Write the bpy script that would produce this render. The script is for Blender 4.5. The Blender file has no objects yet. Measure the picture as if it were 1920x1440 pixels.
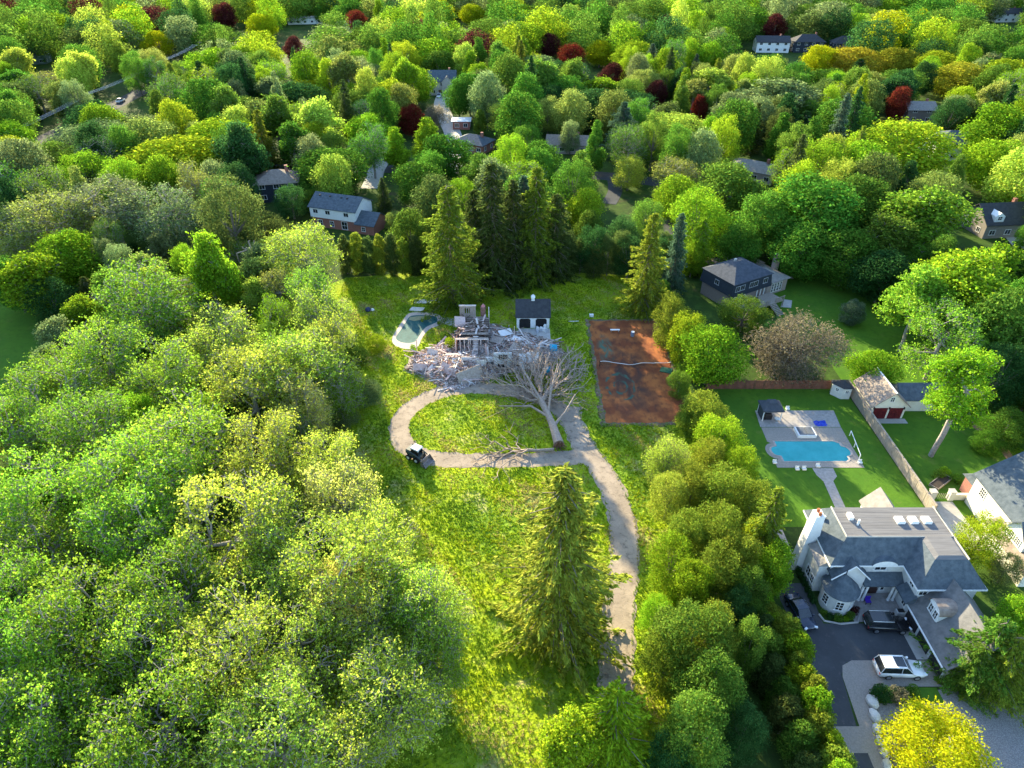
import bpy, math, random
import numpy as np
R = math.radians
rng = np.random.default_rng(11)
random.seed(5)
scn = bpy.context.scene
col = scn.collection

# ------------------------------------------------------------------ camera
CH = 67.0; FPX = 1281.0; TH = math.atan(910 / 1281); CT, ST = math.cos(TH), math.sin(TH)
cam_d = bpy.data.cameras.new('camera'); cam = bpy.data.objects.new('camera', cam_d); col.objects.link(cam)
cam.location = (0, 0, CH); cam.rotation_euler = (math.pi / 2 - TH, 0, 0)
cam_d.sensor_fit = 'HORIZONTAL'; cam_d.sensor_width = 36; cam_d.lens = FPX / 1920 * 36
cam_d.clip_start = 0.5; cam_d.clip_end = 6000
scn.camera = cam
# ------------------------------------------------------------------ sky + sun
SUN_EL = R(18); SUN_DX, SUN_DY = 0.42, -1.0          # light travels to the right and towards the camera
world = bpy.data.worlds.new('World'); scn.world = world; world.use_nodes = True
nt = world.node_tree; nt.nodes.clear()
sky = nt.nodes.new('ShaderNodeTexSky'); sky.sky_type = 'NISHITA'; sky.sun_disc = False
sky.sun_elevation = SUN_EL; sky.sun_rotation = math.atan2(-SUN_DX, -SUN_DY)
sky.air_density = 1.0; sky.dust_density = 0.6; sky.ozone_density = 2.2
bg = nt.nodes.new('ShaderNodeBackground'); bg.inputs['Strength'].default_value = 0.15
out = nt.nodes.new('ShaderNodeOutputWorld')
nt.links.new(sky.outputs[0], bg.inputs['Color']); nt.links.new(bg.outputs[0], out.inputs['Surface'])
sd = bpy.data.lights.new('sun', 'SUN'); sun = bpy.data.objects.new('sun', sd); col.objects.link(sun)
sd.energy = 5.0; sd.angle = R(0.6); sd.color = (1.0, 0.85, 0.53)
_n = math.hypot(SUN_DX, SUN_DY)
from mathutils import Vector, Matrix
sun.rotation_euler = Vector((SUN_DX / _n * math.cos(SUN_EL), SUN_DY / _n * math.cos(SUN_EL), -math.sin(SUN_EL))).to_track_quat('-Z', 'Y').to_euler()
sun.location = (-60, 160, 120)
# ------------------------------------------------------------------ exposure
scn.view_settings.view_transform = 'Standard'; scn.view_settings.look = 'None'
scn.view_settings.exposure = 2.1; scn.view_settings.gamma = 1.0
scn.view_settings.use_curve_mapping = False

# ------------------------------------------------------------------ geometry of the view (ground points of the survey)
def gp(px, py, h=0.0):
    u = (px - 960) / FPX; v = (py - 720) / FPX
    t = (h - CH) / (-ST - v * CT)
    return (u * t, (CT - v * ST) * t)
def proj(x, y, z):
    Z = y * CT - (z - CH) * ST; U = y * ST + (z - CH) * CT
    return 960 + FPX * x / Z, 720 - FPX * U / Z, FPX / Z

# ------------------------------------------------------------------ materials
MATS = {}
def N(t, k): return t.nodes.new(k)
def mat(name, c, c2=None, rough=0.8, scale=2.0, detail=6, bump=0.0, bscale=None, metal=0.0, spec=0.3, lo=0.35, hi=0.65, stretch=None):
    if name in MATS: return MATS[name]
    m = bpy.data.materials.new(name); m.use_nodes = True; t = m.node_tree
    p = t.nodes['Principled BSDF']; p.inputs['Roughness'].default_value = rough
    p.inputs['Metallic'].default_value = metal; p.inputs['Specular IOR Level'].default_value = spec
    tc = N(t, 'ShaderNodeTexCoord'); src = tc.outputs['Object']
    if stretch:
        mp = N(t, 'ShaderNodeMapping'); mp.inputs['Scale'].default_value = stretch
        t.links.new(src, mp.inputs['Vector']); src = mp.outputs[0]
    nz = N(t, 'ShaderNodeTexNoise'); nz.inputs['Scale'].default_value = scale; nz.inputs['Detail'].default_value = detail
    nz.inputs['Roughness'].default_value = 0.65
    t.links.new(src, nz.inputs['Vector'])
    cr = N(t, 'ShaderNodeValToRGB'); cr.color_ramp.elements[0].position = lo; cr.color_ramp.elements[1].position = hi
    cr.color_ramp.elements[0].color = (*c, 1); cr.color_ramp.elements[1].color = (*(c2 or [min(1, v * 1.25) for v in c]), 1)
    t.links.new(nz.outputs['Fac'], cr.inputs['Fac']); t.links.new(cr.outputs[0], p.inputs['Base Color'])
    if bump:
        nb = N(t, 'ShaderNodeTexNoise'); nb.inputs['Scale'].default_value = bscale or scale * 4; nb.inputs['Detail'].default_value = 4
        t.links.new(src, nb.inputs['Vector'])
        b = N(t, 'ShaderNodeBump'); b.inputs['Strength'].default_value = 1.0; b.inputs['Distance'].default_value = bump
        t.links.new(nb.outputs['Fac'], b.inputs['Height']); t.links.new(b.outputs[0], p.inputs['Normal'])
    MATS[name] = m; return m

def multi_noise_mat(name, layers, base, rough=0.9, bump=0.05, bscale=6):
    """base colour plus noise-masked layers: (colour, scale, low, high)"""
    m = bpy.data.materials.new(name); m.use_nodes = True; t = m.node_tree
    p = t.nodes['Principled BSDF']; p.inputs['Roughness'].default_value = rough; p.inputs['Specular IOR Level'].default_value = 0.03
    tc = N(t, 'ShaderNodeTexCoord'); prev = None
    for i, (c, sc, lo, hi) in enumerate(layers):
        mp = N(t, 'ShaderNodeMapping'); mp.inputs['Location'].default_value = (i * 37.1, i * 11.7, 0)
        t.links.new(tc.outputs['Object'], mp.inputs['Vector'])
        nz = N(t, 'ShaderNodeTexNoise'); nz.inputs['Scale'].default_value = sc; nz.inputs['Detail'].default_value = 8; nz.inputs['Roughness'].default_value = 0.68
        t.links.new(mp.outputs[0], nz.inputs['Vector'])
        mr = N(t, 'ShaderNodeMapRange'); mr.inputs['From Min'].default_value = lo; mr.inputs['From Max'].default_value = hi
        t.links.new(nz.outputs['Fac'], mr.inputs['Value'])
        mx = N(t, 'ShaderNodeMix'); mx.data_type = 'RGBA'
        t.links.new(mr.outputs[0], mx.inputs['Factor'])
        if prev is None: mx.inputs['A'].default_value = (*base, 1)
        else: t.links.new(prev, mx.inputs['A'])
        mx.inputs['B'].default_value = (*c, 1); prev = mx.outputs['Result']
    t.links.new(prev, p.inputs['Base Color'])
    nb = N(t, 'ShaderNodeTexNoise'); nb.inputs['Scale'].default_value = bscale; nb.inputs['Detail'].default_value = 5
    t.links.new(tc.outputs['Object'], nb.inputs['Vector'])
    b = N(t, 'ShaderNodeBump'); b.inputs['Distance'].default_value = bump
    t.links.new(nb.outputs['Fac'], b.inputs['Height']); t.links.new(b.outputs[0], p.inputs['Normal'])
    MATS[name] = m; return m

def leaf_mat(name, attr=None, transl=0.55, var=0.5):
    m = bpy.data.materials.new(name); m.use_nodes = True; t = m.node_tree; t.nodes.clear()
    if attr:
        a = N(t, 'ShaderNodeAttribute'); a.attribute_name = attr; csrc = a.outputs['Color']
    else:
        o = N(t, 'ShaderNodeObjectInfo'); csrc = o.outputs['Color']
    g = N(t, 'ShaderNodeNewGeometry')
    mr = N(t, 'ShaderNodeMapRange'); mr.inputs['To Min'].default_value = 1 - var; mr.inputs['To Max'].default_value = 1 + var
    t.links.new(g.outputs['Random Per Island'], mr.inputs['Value'])
    hs = N(t, 'ShaderNodeHueSaturation')
    m2 = N(t, 'ShaderNodeMapRange'); m2.inputs['To Min'].default_value = 0.475; m2.inputs['To Max'].default_value = 0.52
    mt = N(t, 'ShaderNodeMath'); mt.operation = 'FRACT'; m7 = N(t, 'ShaderNodeMath'); m7.operation = 'MULTIPLY'; m7.inputs[1].default_value = 7.3
    t.links.new(g.outputs['Random Per Island'], m7.inputs[0]); t.links.new(m7.outputs[0], mt.inputs[0]); t.links.new(mt.outputs[0], m2.inputs['Value'])
    t.links.new(m2.outputs[0], hs.inputs['Hue']); t.links.new(mr.outputs[0], hs.inputs['Value']); t.links.new(csrc, hs.inputs['Color'])
    d = N(t, 'ShaderNodeBsdfDiffuse'); tr = N(t, 'ShaderNodeBsdfTranslucent'); mx = N(t, 'ShaderNodeMixShader'); mx.inputs[0].default_value = transl
    t.links.new(hs.outputs[0], d.inputs['Color']); t.links.new(hs.outputs[0], tr.inputs['Color'])
    t.links.new(d.outputs[0], mx.inputs[1]); t.links.new(tr.outputs[0], mx.inputs[2])
    o2 = N(t, 'ShaderNodeOutputMaterial'); t.links.new(mx.outputs[0], o2.inputs['Surface'])
    MATS[name] = m; return m

LEAF = leaf_mat('leaves'); LEAFA = leaf_mat('distant_leaves', attr='tint'); GRASSM = leaf_mat('grass_blades', attr='tint', transl=0.35, var=0.4)
BARK = mat('bark', (0.12, 0.10, 0.085), (0.22, 0.19, 0.165), 0.95, 3, bump=0.03)
BARKP = mat('pale_bark', (0.20, 0.18, 0.165), (0.33, 0.30, 0.28), 0.95, 3, bump=0.03)
DEADWOOD = mat('dead_wood', (0.27, 0.205, 0.16), (0.40, 0.32, 0.26), 0.95, 4, bump=0.02)
GROUND = multi_noise_mat('forest_ground', [((0.05, 0.095, 0.018), 0.06, 0.42, 0.6), ((0.085, 0.065, 0.04), 0.11, 0.57, 0.7), ((0.07, 0.13, 0.025), 0.5, 0.5, 0.7)], (0.035, 0.06, 0.018))
LAWN = multi_noise_mat('rough_lawn', [((0.30, 0.38, 0.012), 0.09, 0.40, 0.58), ((0.42, 0.37, 0.16), 0.16, 0.55, 0.68), ((0.10, 0.19, 0.02), 0.35, 0.55, 0.72), ((0.27, 0.34, 0.04), 1.6, 0.5, 0.7)], (0.14, 0.24, 0.02), bump=0.25, bscale=2.5)
MOWN = multi_noise_mat('mown_lawn', [((0.085, 0.175, 0.018), 0.15, 0.42, 0.62), ((0.14, 0.17, 0.04), .35, 0.58, 0.74), ((0.05, 0.11, 0.015), 1.2, 0.5, 0.75)], (0.065, 0.15, 0.018), bump=0.04, bscale=9)
DRIVE = multi_noise_mat('worn_drive', [((0.38, 0.31, 0.24), 0.22, 0.4, 0.6), ((0.17, 0.14, 0.11), 0.9, 0.52, 0.68), ((0.10, 0.07, 0.05), 3.0, 0.58, 0.72), ((0.09, 0.12, 0.03), 1.7, 0.64, 0.72)], (0.28, 0.23, 0.18), bump=0.03)
ASPHALT = multi_noise_mat('asphalt', [((0.085, 0.09, 0.095), 0.3, 0.4, 0.65), ((0.13, 0.12, 0.115), 1.5, 0.58, 0.75)], (0.065, 0.068, 0.073), bump=0.01)
PAVER = mat('paver_stone', (0.25, 0.22, 0.19), (0.34, 0.30, 0.26), 0.85, 6, bump=0.01)
FLAG = mat('patio_stone', (0.27, 0.25, 0.235), (0.38, 0.35, 0.33), 0.85, 2.2, bump=0.01)
COPING = mat('coping', (0.36, 0.30, 0.27), (0.46, 0.40, 0.36), 0.8, 3)
GRAVEL = mat('gravel', (0.13, 0.125, 0.12), (0.30, 0.285, 0.275), 0.95, 9, bump=0.05, bscale=14)
CONC = mat('concrete', (0.36, 0.34, 0.31), (0.46, 0.44, 0.41), 0.9, 1.2, bump=0.01)
WHITE = mat('white_paint', (0.72, 0.72, 0.70), (0.80, 0.80, 0.78), 0.6, 3)
CREAM = mat('cream_stucco', (0.62, 0.59, 0.50), (0.72, 0.69, 0.60), 0.9, 1.2, bump=0.01)
STONEW = mat('pale_siding', (0.55, 0.55, 0.53), (0.66, 0.66, 0.63), 0.8, 1.5)
BRICK = mat('red_brick', (0.26, 0.10, 0.075), (0.36, 0.17, 0.13), 0.9, 7, bump=0.01)
PINKB = mat('pale_brick', (0.34, 0.26, 0.235), (0.42, 0.34, 0.30), 0.9, 6, bump=0.01)
GLASS = mat('window_glass', (0.012, 0.016, 0.02), (0.03, 0.035, 0.04), 0.08, 1, spec=0.8)
DARK = mat('bay_shade', (0.012, 0.012, 0.013), (0.02, 0.02, 0.02), 0.9, 2)
BLACKM = mat('black_metal', (0.02, 0.02, 0.022), None, 0.45, 3)
RUBBER = mat('rubber', (0.018, 0.018, 0.018), None, 0.85, 6)
STEEL = mat('steel', (0.45, 0.45, 0.46), None, 0.35, 3, metal=0.8)
REDP = mat('red_paint', (0.085, 0.008, 0.012), (0.13, 0.012, 0.018), 0.5, 2)
WOODG = mat('weathered_wood', (0.25, 0.21, 0.17), (0.38, 0.33, 0.27), 0.95, 2, stretch=(3, 3, 0.6))
TARP = mat('teal_cover', (0.012, 0.075, 0.08), (0.035, 0.13, 0.13), 0.75, .7, bump=0.03, bscale=1.2, spec=.15)
BLUEP = mat('blue_plastic', (0.015, 0.04, 0.42), (0.03, 0.08, 0.55), 0.4, 4, bump=0.05)
CYANP = mat('cyan_plastic', (0.01, 0.30, 0.48), (0.02, 0.38, 0.56), 0.4, 4)
def shingle(name, c, c2):
    m = mat(name, c, c2, 0.92, 1.6, detail=10, bump=0.02, bscale=9); return m
SH_BLUE = shingle('slate_shingle', (0.055, 0.074, 0.09), (0.105, 0.128, 0.148))
SH_DARK = shingle('charcoal_shingle', (0.035, 0.037, 0.042), (0.06, 0.062, 0.068))
SH_GREY = shingle('grey_shingle', (0.20, 0.185, 0.17), (0.29, 0.27, 0.25))
SH_BROWN = shingle('weathered_shingle', (0.20, 0.155, 0.125), (0.32, 0.265, 0.22))
DECKR = mat('flat_roof_felt', (0.12, 0.115, 0.115), (0.185, 0.178, 0.175), 0.95, 0.8, stretch=(0.3, 5, 1))
NAVYS = mat('dark_blue_siding', (0.02, 0.028, 0.04), (0.03, 0.04, 0.055), 0.7, 2)

# ------------------------------------------------------------------ mesh helpers
def np_mesh(name, V, F):
    V = np.asarray(V, np.float32); F = np.asarray(F, np.int32); n, k = F.shape
    me = bpy.data.meshes.new(name); me.vertices.add(len(V)); me.vertices.foreach_set('co', V.ravel())
    me.loops.add(n * k); me.loops.foreach_set('vertex_index', F.ravel())
    me.polygons.add(n); me.polygons.foreach_set('loop_start', np.arange(0, n * k, k, dtype=np.int32))
    me.update(calc_edges=True); return me

class MB:
    def __init__(s): s.V = []; s.F = []
    def add(s, vs, fs):
        b = len(s.V); s.V += [tuple(v) for v in vs]; s.F += [tuple(i + b for i in f) for f in fs]; return s
    def box(s, x0, x1, y0, y1, z0, z1):
        return s.add([(x0, y0, z0), (x1, y0, z0), (x1, y1, z0), (x0, y1, z0), (x0, y0, z1), (x1, y0, z1), (x1, y1, z1), (x0, y1, z1)],
                     [(0, 3, 2, 1), (4, 5, 6, 7), (0, 1, 5, 4), (1, 2, 6, 5), (2, 3, 7, 6), (3, 0, 4, 7)])
    def obox(s, c, size, M):
        hx, hy, hz = size[0] / 2, size[1] / 2, size[2] / 2; c = Vector(c)
        vs = [c + M @ Vector((a * hx, b * hy, d * hz)) for d in (-1, 1) for a, b in ((-1, -1), (1, -1), (1, 1), (-1, 1))]
        return s.add(vs, [(0, 3, 2, 1), (4, 5, 6, 7), (0, 1, 5, 4), (1, 2, 6, 5), (2, 3, 7, 6), (3, 0, 4, 7)])
    def prism(s, pts, z0, z1):
        n = len(pts); vs = [(p[0], p[1], z0) for p in pts] + [(p[0], p[1], z1) for p in pts]
        return s.add(vs, [tuple(range(n - 1, -1, -1)), tuple(range(n, 2 * n))] + [(i, (i + 1) % n, n + (i + 1) % n, n + i) for i in range(n)])
    def frustum(s, a, z0, b, z1):     # rect a=(x0,x1,y0,y1) at z0 to rect b at z1
        vs = [(a[0], a[2], z0), (a[1], a[2], z0), (a[1], a[3], z0), (a[0], a[3], z0), (b[0], b[2], z1), (b[1], b[2], z1), (b[1], b[3], z1), (b[0], b[3], z1)]
        return s.add(vs, [(0, 3, 2, 1), (4, 5, 6, 7), (0, 1, 5, 4), (1, 2, 6, 5), (2, 3, 7, 6), (3, 0, 4, 7)])
    def tube(s, pts, rad, n=6, cap=True):
        pts = [Vector(p) for p in pts]; rings = []
        for i, p in enumerate(pts):
            d = (pts[min(i + 1, len(pts) - 1)] - pts[max(i - 1, 0)]).normalized()
            a = d.cross(Vector((0, 0, 1)) if abs(d.z) < 0.9 else Vector((1, 0, 0))).normalized(); b = d.cross(a)
            r = rad[i] if hasattr(rad, '__len__') else rad
            rings.append([p + (a * math.cos(2 * math.pi * k / n) + b * math.sin(2 * math.pi * k / n)) * r for k in range(n)])
        vs = [v for r in rings for v in r]
        fs = [(i * n + k, i * n + (k + 1) % n, (i + 1) * n + (k + 1) % n, (i + 1) * n + k) for i in range(len(pts) - 1) for k in range(n)]
        if cap: fs += [tuple(range(n - 1, -1, -1)), tuple(range((len(pts) - 1) * n, len(pts) * n))]
        return s.add(vs, fs)
    def lathe(s, prof, c=(0, 0), n=20):
        vs = []; m = len(prof)
        for r, z in prof:
            vs += [(c[0] + r * math.cos(2 * math.pi * k / n), c[1] + r * math.sin(2 * math.pi * k / n), z) for k in range(n)]
        fs = [(i * n + k, i * n + (k + 1) % n, (i + 1) * n + (k + 1) % n, (i + 1) * n + k) for i in range(m - 1) for k in range(n)]
        fs += [tuple(range(n - 1, -1, -1)), tuple(range((m - 1) * n, m * n))]
        return s.add(vs, fs)
    def mesh(s, name, off=(0, 0, 0)):
        me = bpy.data.meshes.new(name); me.from_pydata([(v[0] - off[0], v[1] - off[1], v[2] - off[2]) for v in s.V], [], s.F); me.update(); return me

OFF = {}
def obj(name, me, m, parent=None):
    o = bpy.data.objects.new(name, me); col.objects.link(o)
    if m is not None and me is not None:
        if not me.materials: me.materials.append(m)
    if parent is not None: o.parent = parent
    return o
def thing(name, label, cat, loc=(0, 0, 0), rz=0.0, group=None, local=False):
    o = bpy.data.objects.new(name, None); col.objects.link(o); o.empty_display_size = 0.3
    o.location = loc if len(loc) == 3 else (*loc, 0); o.rotation_euler = (0, 0, rz)
    o['label'] = label; o['category'] = cat
    if group: o['group'] = group
    OFF[o.name] = (0, 0, 0) if local or rz else tuple(o.location)
    return o
def part(root, name, mb, m, parent=None):
    return obj(name, mb.mesh(name, OFF[root.name]), m, parent or root)
def single(name, mb, m, label, cat, group=None):
    xs = np.array(mb.V); c = (float(xs[:, 0].mean()), float(xs[:, 1].mean()), float(xs[:, 2].min()))
    o = obj(name, mb.mesh(name, c), m); o.location = c; o['label'] = label; o['category'] = cat
    if group: o['group'] = group
    return o
def struct(name, mb, m, kind='structure'):
    o = obj(name, mb.mesh(name), m); o['kind'] = kind; return o
def smooth(o):
    for p in o.data.polygons: p.use_smooth = True
    return o

def catmull(P, n=8, closed=False):
    P = [np.array(p, float) for p in P]; out = []
    m = len(P)
    for i in range(m if closed else m - 1):
        if closed: a, b, c, d = P[(i - 1) % m], P[i], P[(i + 1) % m], P[(i + 2) % m]
        else: a, b, c, d = P[max(i - 1, 0)], P[i], P[i + 1], P[min(i + 2, m - 1)]
        for k in range(n):
            t = k / n
            out.append(0.5 * ((2 * b) + (c - a) * t + (2 * a - 5 * b + 4 * c - d) * t * t + (3 * b - a - 3 * c + d) * t ** 3))
    if not closed: out.append(P[-1])
    return out
def ribbon(P, w, z, wob=0.0):
    pts = catmull(P, 8); vs = []; fs = []
    for i, p in enumerate(pts):
        d = pts[min(i + 1, len(pts) - 1)] - pts[max(i - 1, 0)]; d = d / np.linalg.norm(d); nrm = np.array((-d[1], d[0]))
        a = p + nrm * (w / 2 + random.uniform(-wob, wob)); b = p - nrm * (w / 2 + random.uniform(-wob, wob))
        vs += [(a[0], a[1], z), (b[0], b[1], z)]
        if i: fs.append((2 * i - 2, 2 * i - 1, 2 * i + 1, 2 * i))
    return MB().add(vs, fs)
def sheet(pts, z):
    return MB().add([(p[0], p[1], z) for p in pts], [tuple(range(len(pts)))])
def inpoly(x, y, P):
    c = False; j = len(P) - 1
    for i in range(len(P)):
        if (P[i][1] > y) != (P[j][1] > y) and x < (P[j][0] - P[i][0]) * (y - P[i][1]) / (P[j][1] - P[i][1]) + P[i][0]: c = not c
        j = i
    return c

# ================================================================== THE SETTING
def grid_sheet(x0, x1, y0, y1, nx, ny, z, amp=0):
    vs = [(x0 + (x1 - x0) * i / nx, y0 + (y1 - y0) * j / ny, z) for j in range(ny + 1) for i in range(nx + 1)]
    fs = [(j * (nx + 1) + i, j * (nx + 1) + i + 1, (j + 1) * (nx + 1) + i + 1, (j + 1) * (nx + 1) + i) for j in range(ny) for i in range(nx)]
    return MB().add(vs, fs)
struct('ground', grid_sheet(-2500, 2500, -300, 4500, 20, 20, 0), GROUND)
LAWNP = [(-22, 22), (-21, 50), (-22, 62), (-27, 75), (-33, 92), (-36, 108), (-36, 134), (28, 135), (31, 120), (29, 84), (24, 70), (20, 55), (17, 40), (16, 22)]
struct('meadow_lawn', sheet(catmull(LAWNP, 4, True), 0.02), LAWN)
struct('pool_lawn', sheet([(31, 62), (55.6, 62), (55.6, 93), (31, 93)], 0.024), MOWN)
struct('side_garden_lawn', sheet([(56.2, 64), (72, 64), (86, 76), (100, 96), (100, 108), (56.2, 108)], 0.024), MOWN)
struct('back_garden_lawn', sheet([(50, 106), (94, 106), (90, 142), (56, 140)], 0.03), MOWN)
struct('side_field', sheet([(-110, 70), (-84, 66), (-80, 92), (-83, 118), (-110, 125)], 0.024), MOWN)
DRV = [(9.4, 88), (9.3, 84.6), (11, 77.5), (13, 72.5), (14.4, 66), (14.5, 60.5), (13.7, 55), (12.6, 50.2), (11.5, 44), (10.8, 39.7), (9.8, 33), (8, 24)]
LOOP = [(10.6, 76), (6, 75.3), (0, 75), (-7, 75), (-12.5, 75.8), (-16, 78.4), (-17.6, 82.8), (-16.6, 87), (-13.5, 90.8), (-9, 92.9), (-3, 92.8), (3, 91), (7, 88), (9.2, 84.5)]
struct('driveway', ribbon(DRV, 3.7, 0.045, 0.22), DRIVE)
struct('driveway_loop', ribbon(LOOP, 3.2, 0.040, 0.24), DRIVE)
struct('garage_apron', sheet([(1.2, 107), (7.2, 107.4), (7.2, 112.6), (1.2, 112.6)], 0.04), CONC)

def clay_mat():
    m = bpy.data.materials.new('court_clay'); m.use_nodes = True; t = m.node_tree; p = t.nodes['Principled BSDF']; p.inputs['Roughness'].default_value = 0.95
    p.inputs['Specular IOR Level'].default_value = 0.1
    tc = N(t, 'ShaderNodeTexCoord')
    def noise(sc, loc, stretch=(1, 1, 1), dist=0.0):
        mp = N(t, 'ShaderNodeMapping'); mp.inputs['Location'].default_value = loc; mp.inputs['Scale'].default_value = stretch
        t.links.new(tc.outputs['Object'], mp.inputs['Vector']); nz = N(t, 'ShaderNodeTexNoise'); nz.inputs['Scale'].default_value = sc; nz.inputs['Detail'].default_value = 7
        nz.inputs['Distortion'].default_value = dist
        t.links.new(mp.outputs[0], nz.inputs['Vector']); return nz.outputs['Fac']
    def ramp(f, lo, hi):
        r = N(t, 'ShaderNodeMapRange'); r.inputs['From Min'].default_value = lo; r.inputs['From Max'].default_value = hi; t.links.new(f, r.inputs['Value']); return r.outputs[0]
    def mix(fac, a, b):
        x = N(t, 'ShaderNodeMix'); x.data_type = 'RGBA'; t.links.new(fac, x.inputs['Factor'])
        for k, v in (('A', a), ('B', b)):
            if isinstance(v, tuple): x.inputs[k].default_value = (*v, 1)
            else: t.links.new(v, x.inputs[k])
        return x.outputs['Result']
    c = mix(ramp(noise(0.35, (0, 0, 0)), 0.4, 0.62), (0.19, 0.062, 0.028), (0.38, 0.135, 0.045))
    c = mix(ramp(noise(1.6, (9, 3, 0), (1, 0.5, 1)), 0.5, 0.8), c, (0.10, 0.045, 0.03))
    d0 = N(t, 'ShaderNodeVectorMath'); d0.operation = 'SUBTRACT'; t.links.new(tc.outputs['Object'], d0.inputs[0]); d0.inputs[1].default_value = (20.0, 97, 0)
    s0 = N(t, 'ShaderNodeVectorMath'); s0.operation = 'MULTIPLY'; t.links.new(d0.outputs[0], s0.inputs[0]); s0.inputs[1].default_value = (.22, .09, 0)
    l0 = N(t, 'ShaderNodeVectorMath'); l0.operation = 'LENGTH'; t.links.new(s0.outputs[0], l0.inputs[0])
    a0 = N(t, 'ShaderNodeMath'); a0.operation = 'MULTIPLY'; t.links.new(ramp(l0.outputs['Value'], 1.3, .5), a0.inputs[0]); t.links.new(ramp(noise(.3, (5, 2, 0), (1.4, .7, 1), .8), .38, .6), a0.inputs[1])
    c = mix(a0.outputs[0], c, (0.075, 0.045, 0.035))
    # green scuffed rings where the old surface shows
    sep = N(t, 'ShaderNodeSeparateXYZ'); t.links.new(tc.outputs['Object'], sep.inputs[0])
    dn = N(t, 'ShaderNodeVectorMath'); dn.operation = 'SUBTRACT'; t.links.new(tc.outputs['Object'], dn.inputs[0]); dn.inputs[1].default_value = (18.3, 93.5, 0)
    sc = N(t, 'ShaderNodeVectorMath'); sc.operation = 'MULTIPLY'; t.links.new(dn.outputs[0], sc.inputs[0]); sc.inputs[1].default_value = (1.0, 0.62, 0)
    ln = N(t, 'ShaderNodeVectorMath'); ln.operation = 'LENGTH'; t.links.new(sc.outputs[0], ln.inputs[0])
    wob = N(t, 'ShaderNodeMath'); wob.operation = 'ADD'; t.links.new(ln.outputs['Value'], wob.inputs[0]); t.links.new(noise(0.6, (3, 8, 0)), wob.inputs[1])
    sn = N(t, 'ShaderNodeMath'); sn.operation = 'SINE'; ml = N(t, 'ShaderNodeMath'); ml.operation = 'MULTIPLY'; ml.inputs[1].default_value = 5.0
    t.links.new(wob.outputs[0], ml.inputs[0]); t.links.new(ml.outputs[0], sn.inputs[0])
    rg = ramp(sn.outputs[0], 0.35, 0.9); near = ramp(ln.outputs['Value'], 3.4, 2.6); far = ramp(noise(0.7, (1, 5, 0)), 0.42, 0.55)
    a1 = N(t, 'ShaderNodeMath'); a1.operation = 'MULTIPLY'; t.links.new(rg, a1.inputs[0]); t.links.new(near, a1.inputs[1])
    a2 = N(t, 'ShaderNodeMath'); a2.operation = 'MULTIPLY'; t.links.new(a1.outputs[0], a2.inputs[0]); t.links.new(far, a2.inputs[1])
    c = mix(a2.outputs[0], c, (0.055, 0.10, 0.075))
    d2 = N(t, 'ShaderNodeVectorMath'); d2.operation = 'SUBTRACT'; t.links.new(tc.outputs['Object'], d2.inputs[0]); d2.inputs[1].default_value = (17.0, 105.2, 0)
    s2 = N(t, 'ShaderNodeVectorMath'); s2.operation = 'MULTIPLY'; t.links.new(d2.outputs[0], s2.inputs[0]); s2.inputs[1].default_value = (0.8, 0.22, 0)
    l2 = N(t, 'ShaderNodeVectorMath'); l2.operation = 'LENGTH'; t.links.new(s2.outputs[0], l2.inputs[0])
    a3 = N(t, 'ShaderNodeMath'); a3.operation = 'MULTIPLY'; t.links.new(ramp(l2.outputs['Value'], 1.3, 0.6), a3.inputs[0]); t.links.new(ramp(noise(0.8, (4, 1, 0), (1, 0.5, 1), 1.0), 0.42, 0.6), a3.inputs[1])
    c = mix(a3.outputs[0], c, (0.07, 0.14, 0.10))
    t.links.new(c, p.inputs['Base Color']); return m
def ragged(pts, step, amp, seed):
    q = random.Random(seed); out_ = []
    for i in range(len(pts)):
        a, b = np.array(pts[i], float), np.array(pts[(i + 1) % len(pts)], float); d = b - a; L = np.linalg.norm(d); nr = np.array((-d[1], d[0])) / L; m = max(1, int(L / step))
        for k in range(m): out_.append(tuple(a + d * k / m + nr * q.uniform(-amp, amp)))
    return out_
struct('court_margin', sheet(ragged([(13.9, 83.0), (28.6, 83.0), (28.6, 116.3), (14.4, 116.3)], .7, .35, 4), 0.036), multi_noise_mat('bare_soil', [((.22, .16, .12), .8, .45, .6), ((.10, .16, .03), 1.1, .5, .6)], (.13, .10, .07)))
struct('tennis_court', sheet(ragged([(14.8, 83.9), (28.0, 83.9), (28.0, 115.5), (15.0, 115.5)], .6, .22, 7), 0.046), clay_mat())

# mansion forecourt
struct('forecourt_asphalt', sheet([(31.8, 24), (31.8, 38.8), (31.9, 45.3), (31.2, 53), (35.3, 53), (35.3, 47.4), (45.0, 47.4), (45.0, 42.6), (36.0, 42.6), (34.9, 41.2), (34.2, 35.7), (34.2, 24)], 0.03), ASPHALT)
PAVP = [(36.6, 42.8), (45.6, 42.8), (45.6, 39.8), (37.8, 39.8), (36.8, 38.9), (36.0, 35.2), (35.6, 33), (35.2, 24), (34.2, 24), (34.2, 32.8), (34.5, 35.7), (34.9, 40.9), (35.4, 42.2)]
struct('paved_border', sheet(PAVP, 0.036), PAVER)
struct('paved_band', sheet([(31.9, 33.0), (35.3, 33.0), (35.6, 35.6), (31.9, 35.6)], 0.042), PAVER)
struct('porch_paving', sheet([(38.9, 47.6), (45.0, 47.6), (45.0, 51.6), (38.9, 51.6)], 0.048), FLAG)
struct('garage_strip', sheet([(43.7, 42.9), (45.0, 42.9), (45.0, 48.2), (43.7, 48.2)], 0.054), CONC)
struct('gravel_bed', sheet([(36.9, 38.6), (45.4, 39.6), (52, 37.5), (58, 30), (58, 22), (35.8, 22), (36.2, 33)], 0.022), GRAVEL)
struct('front_grass_patch', sheet([(37.4, 38.0), (44.2, 38.0), (44.2, 39.7), (37.9, 39.7)], 0.03), MOWN)
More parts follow.
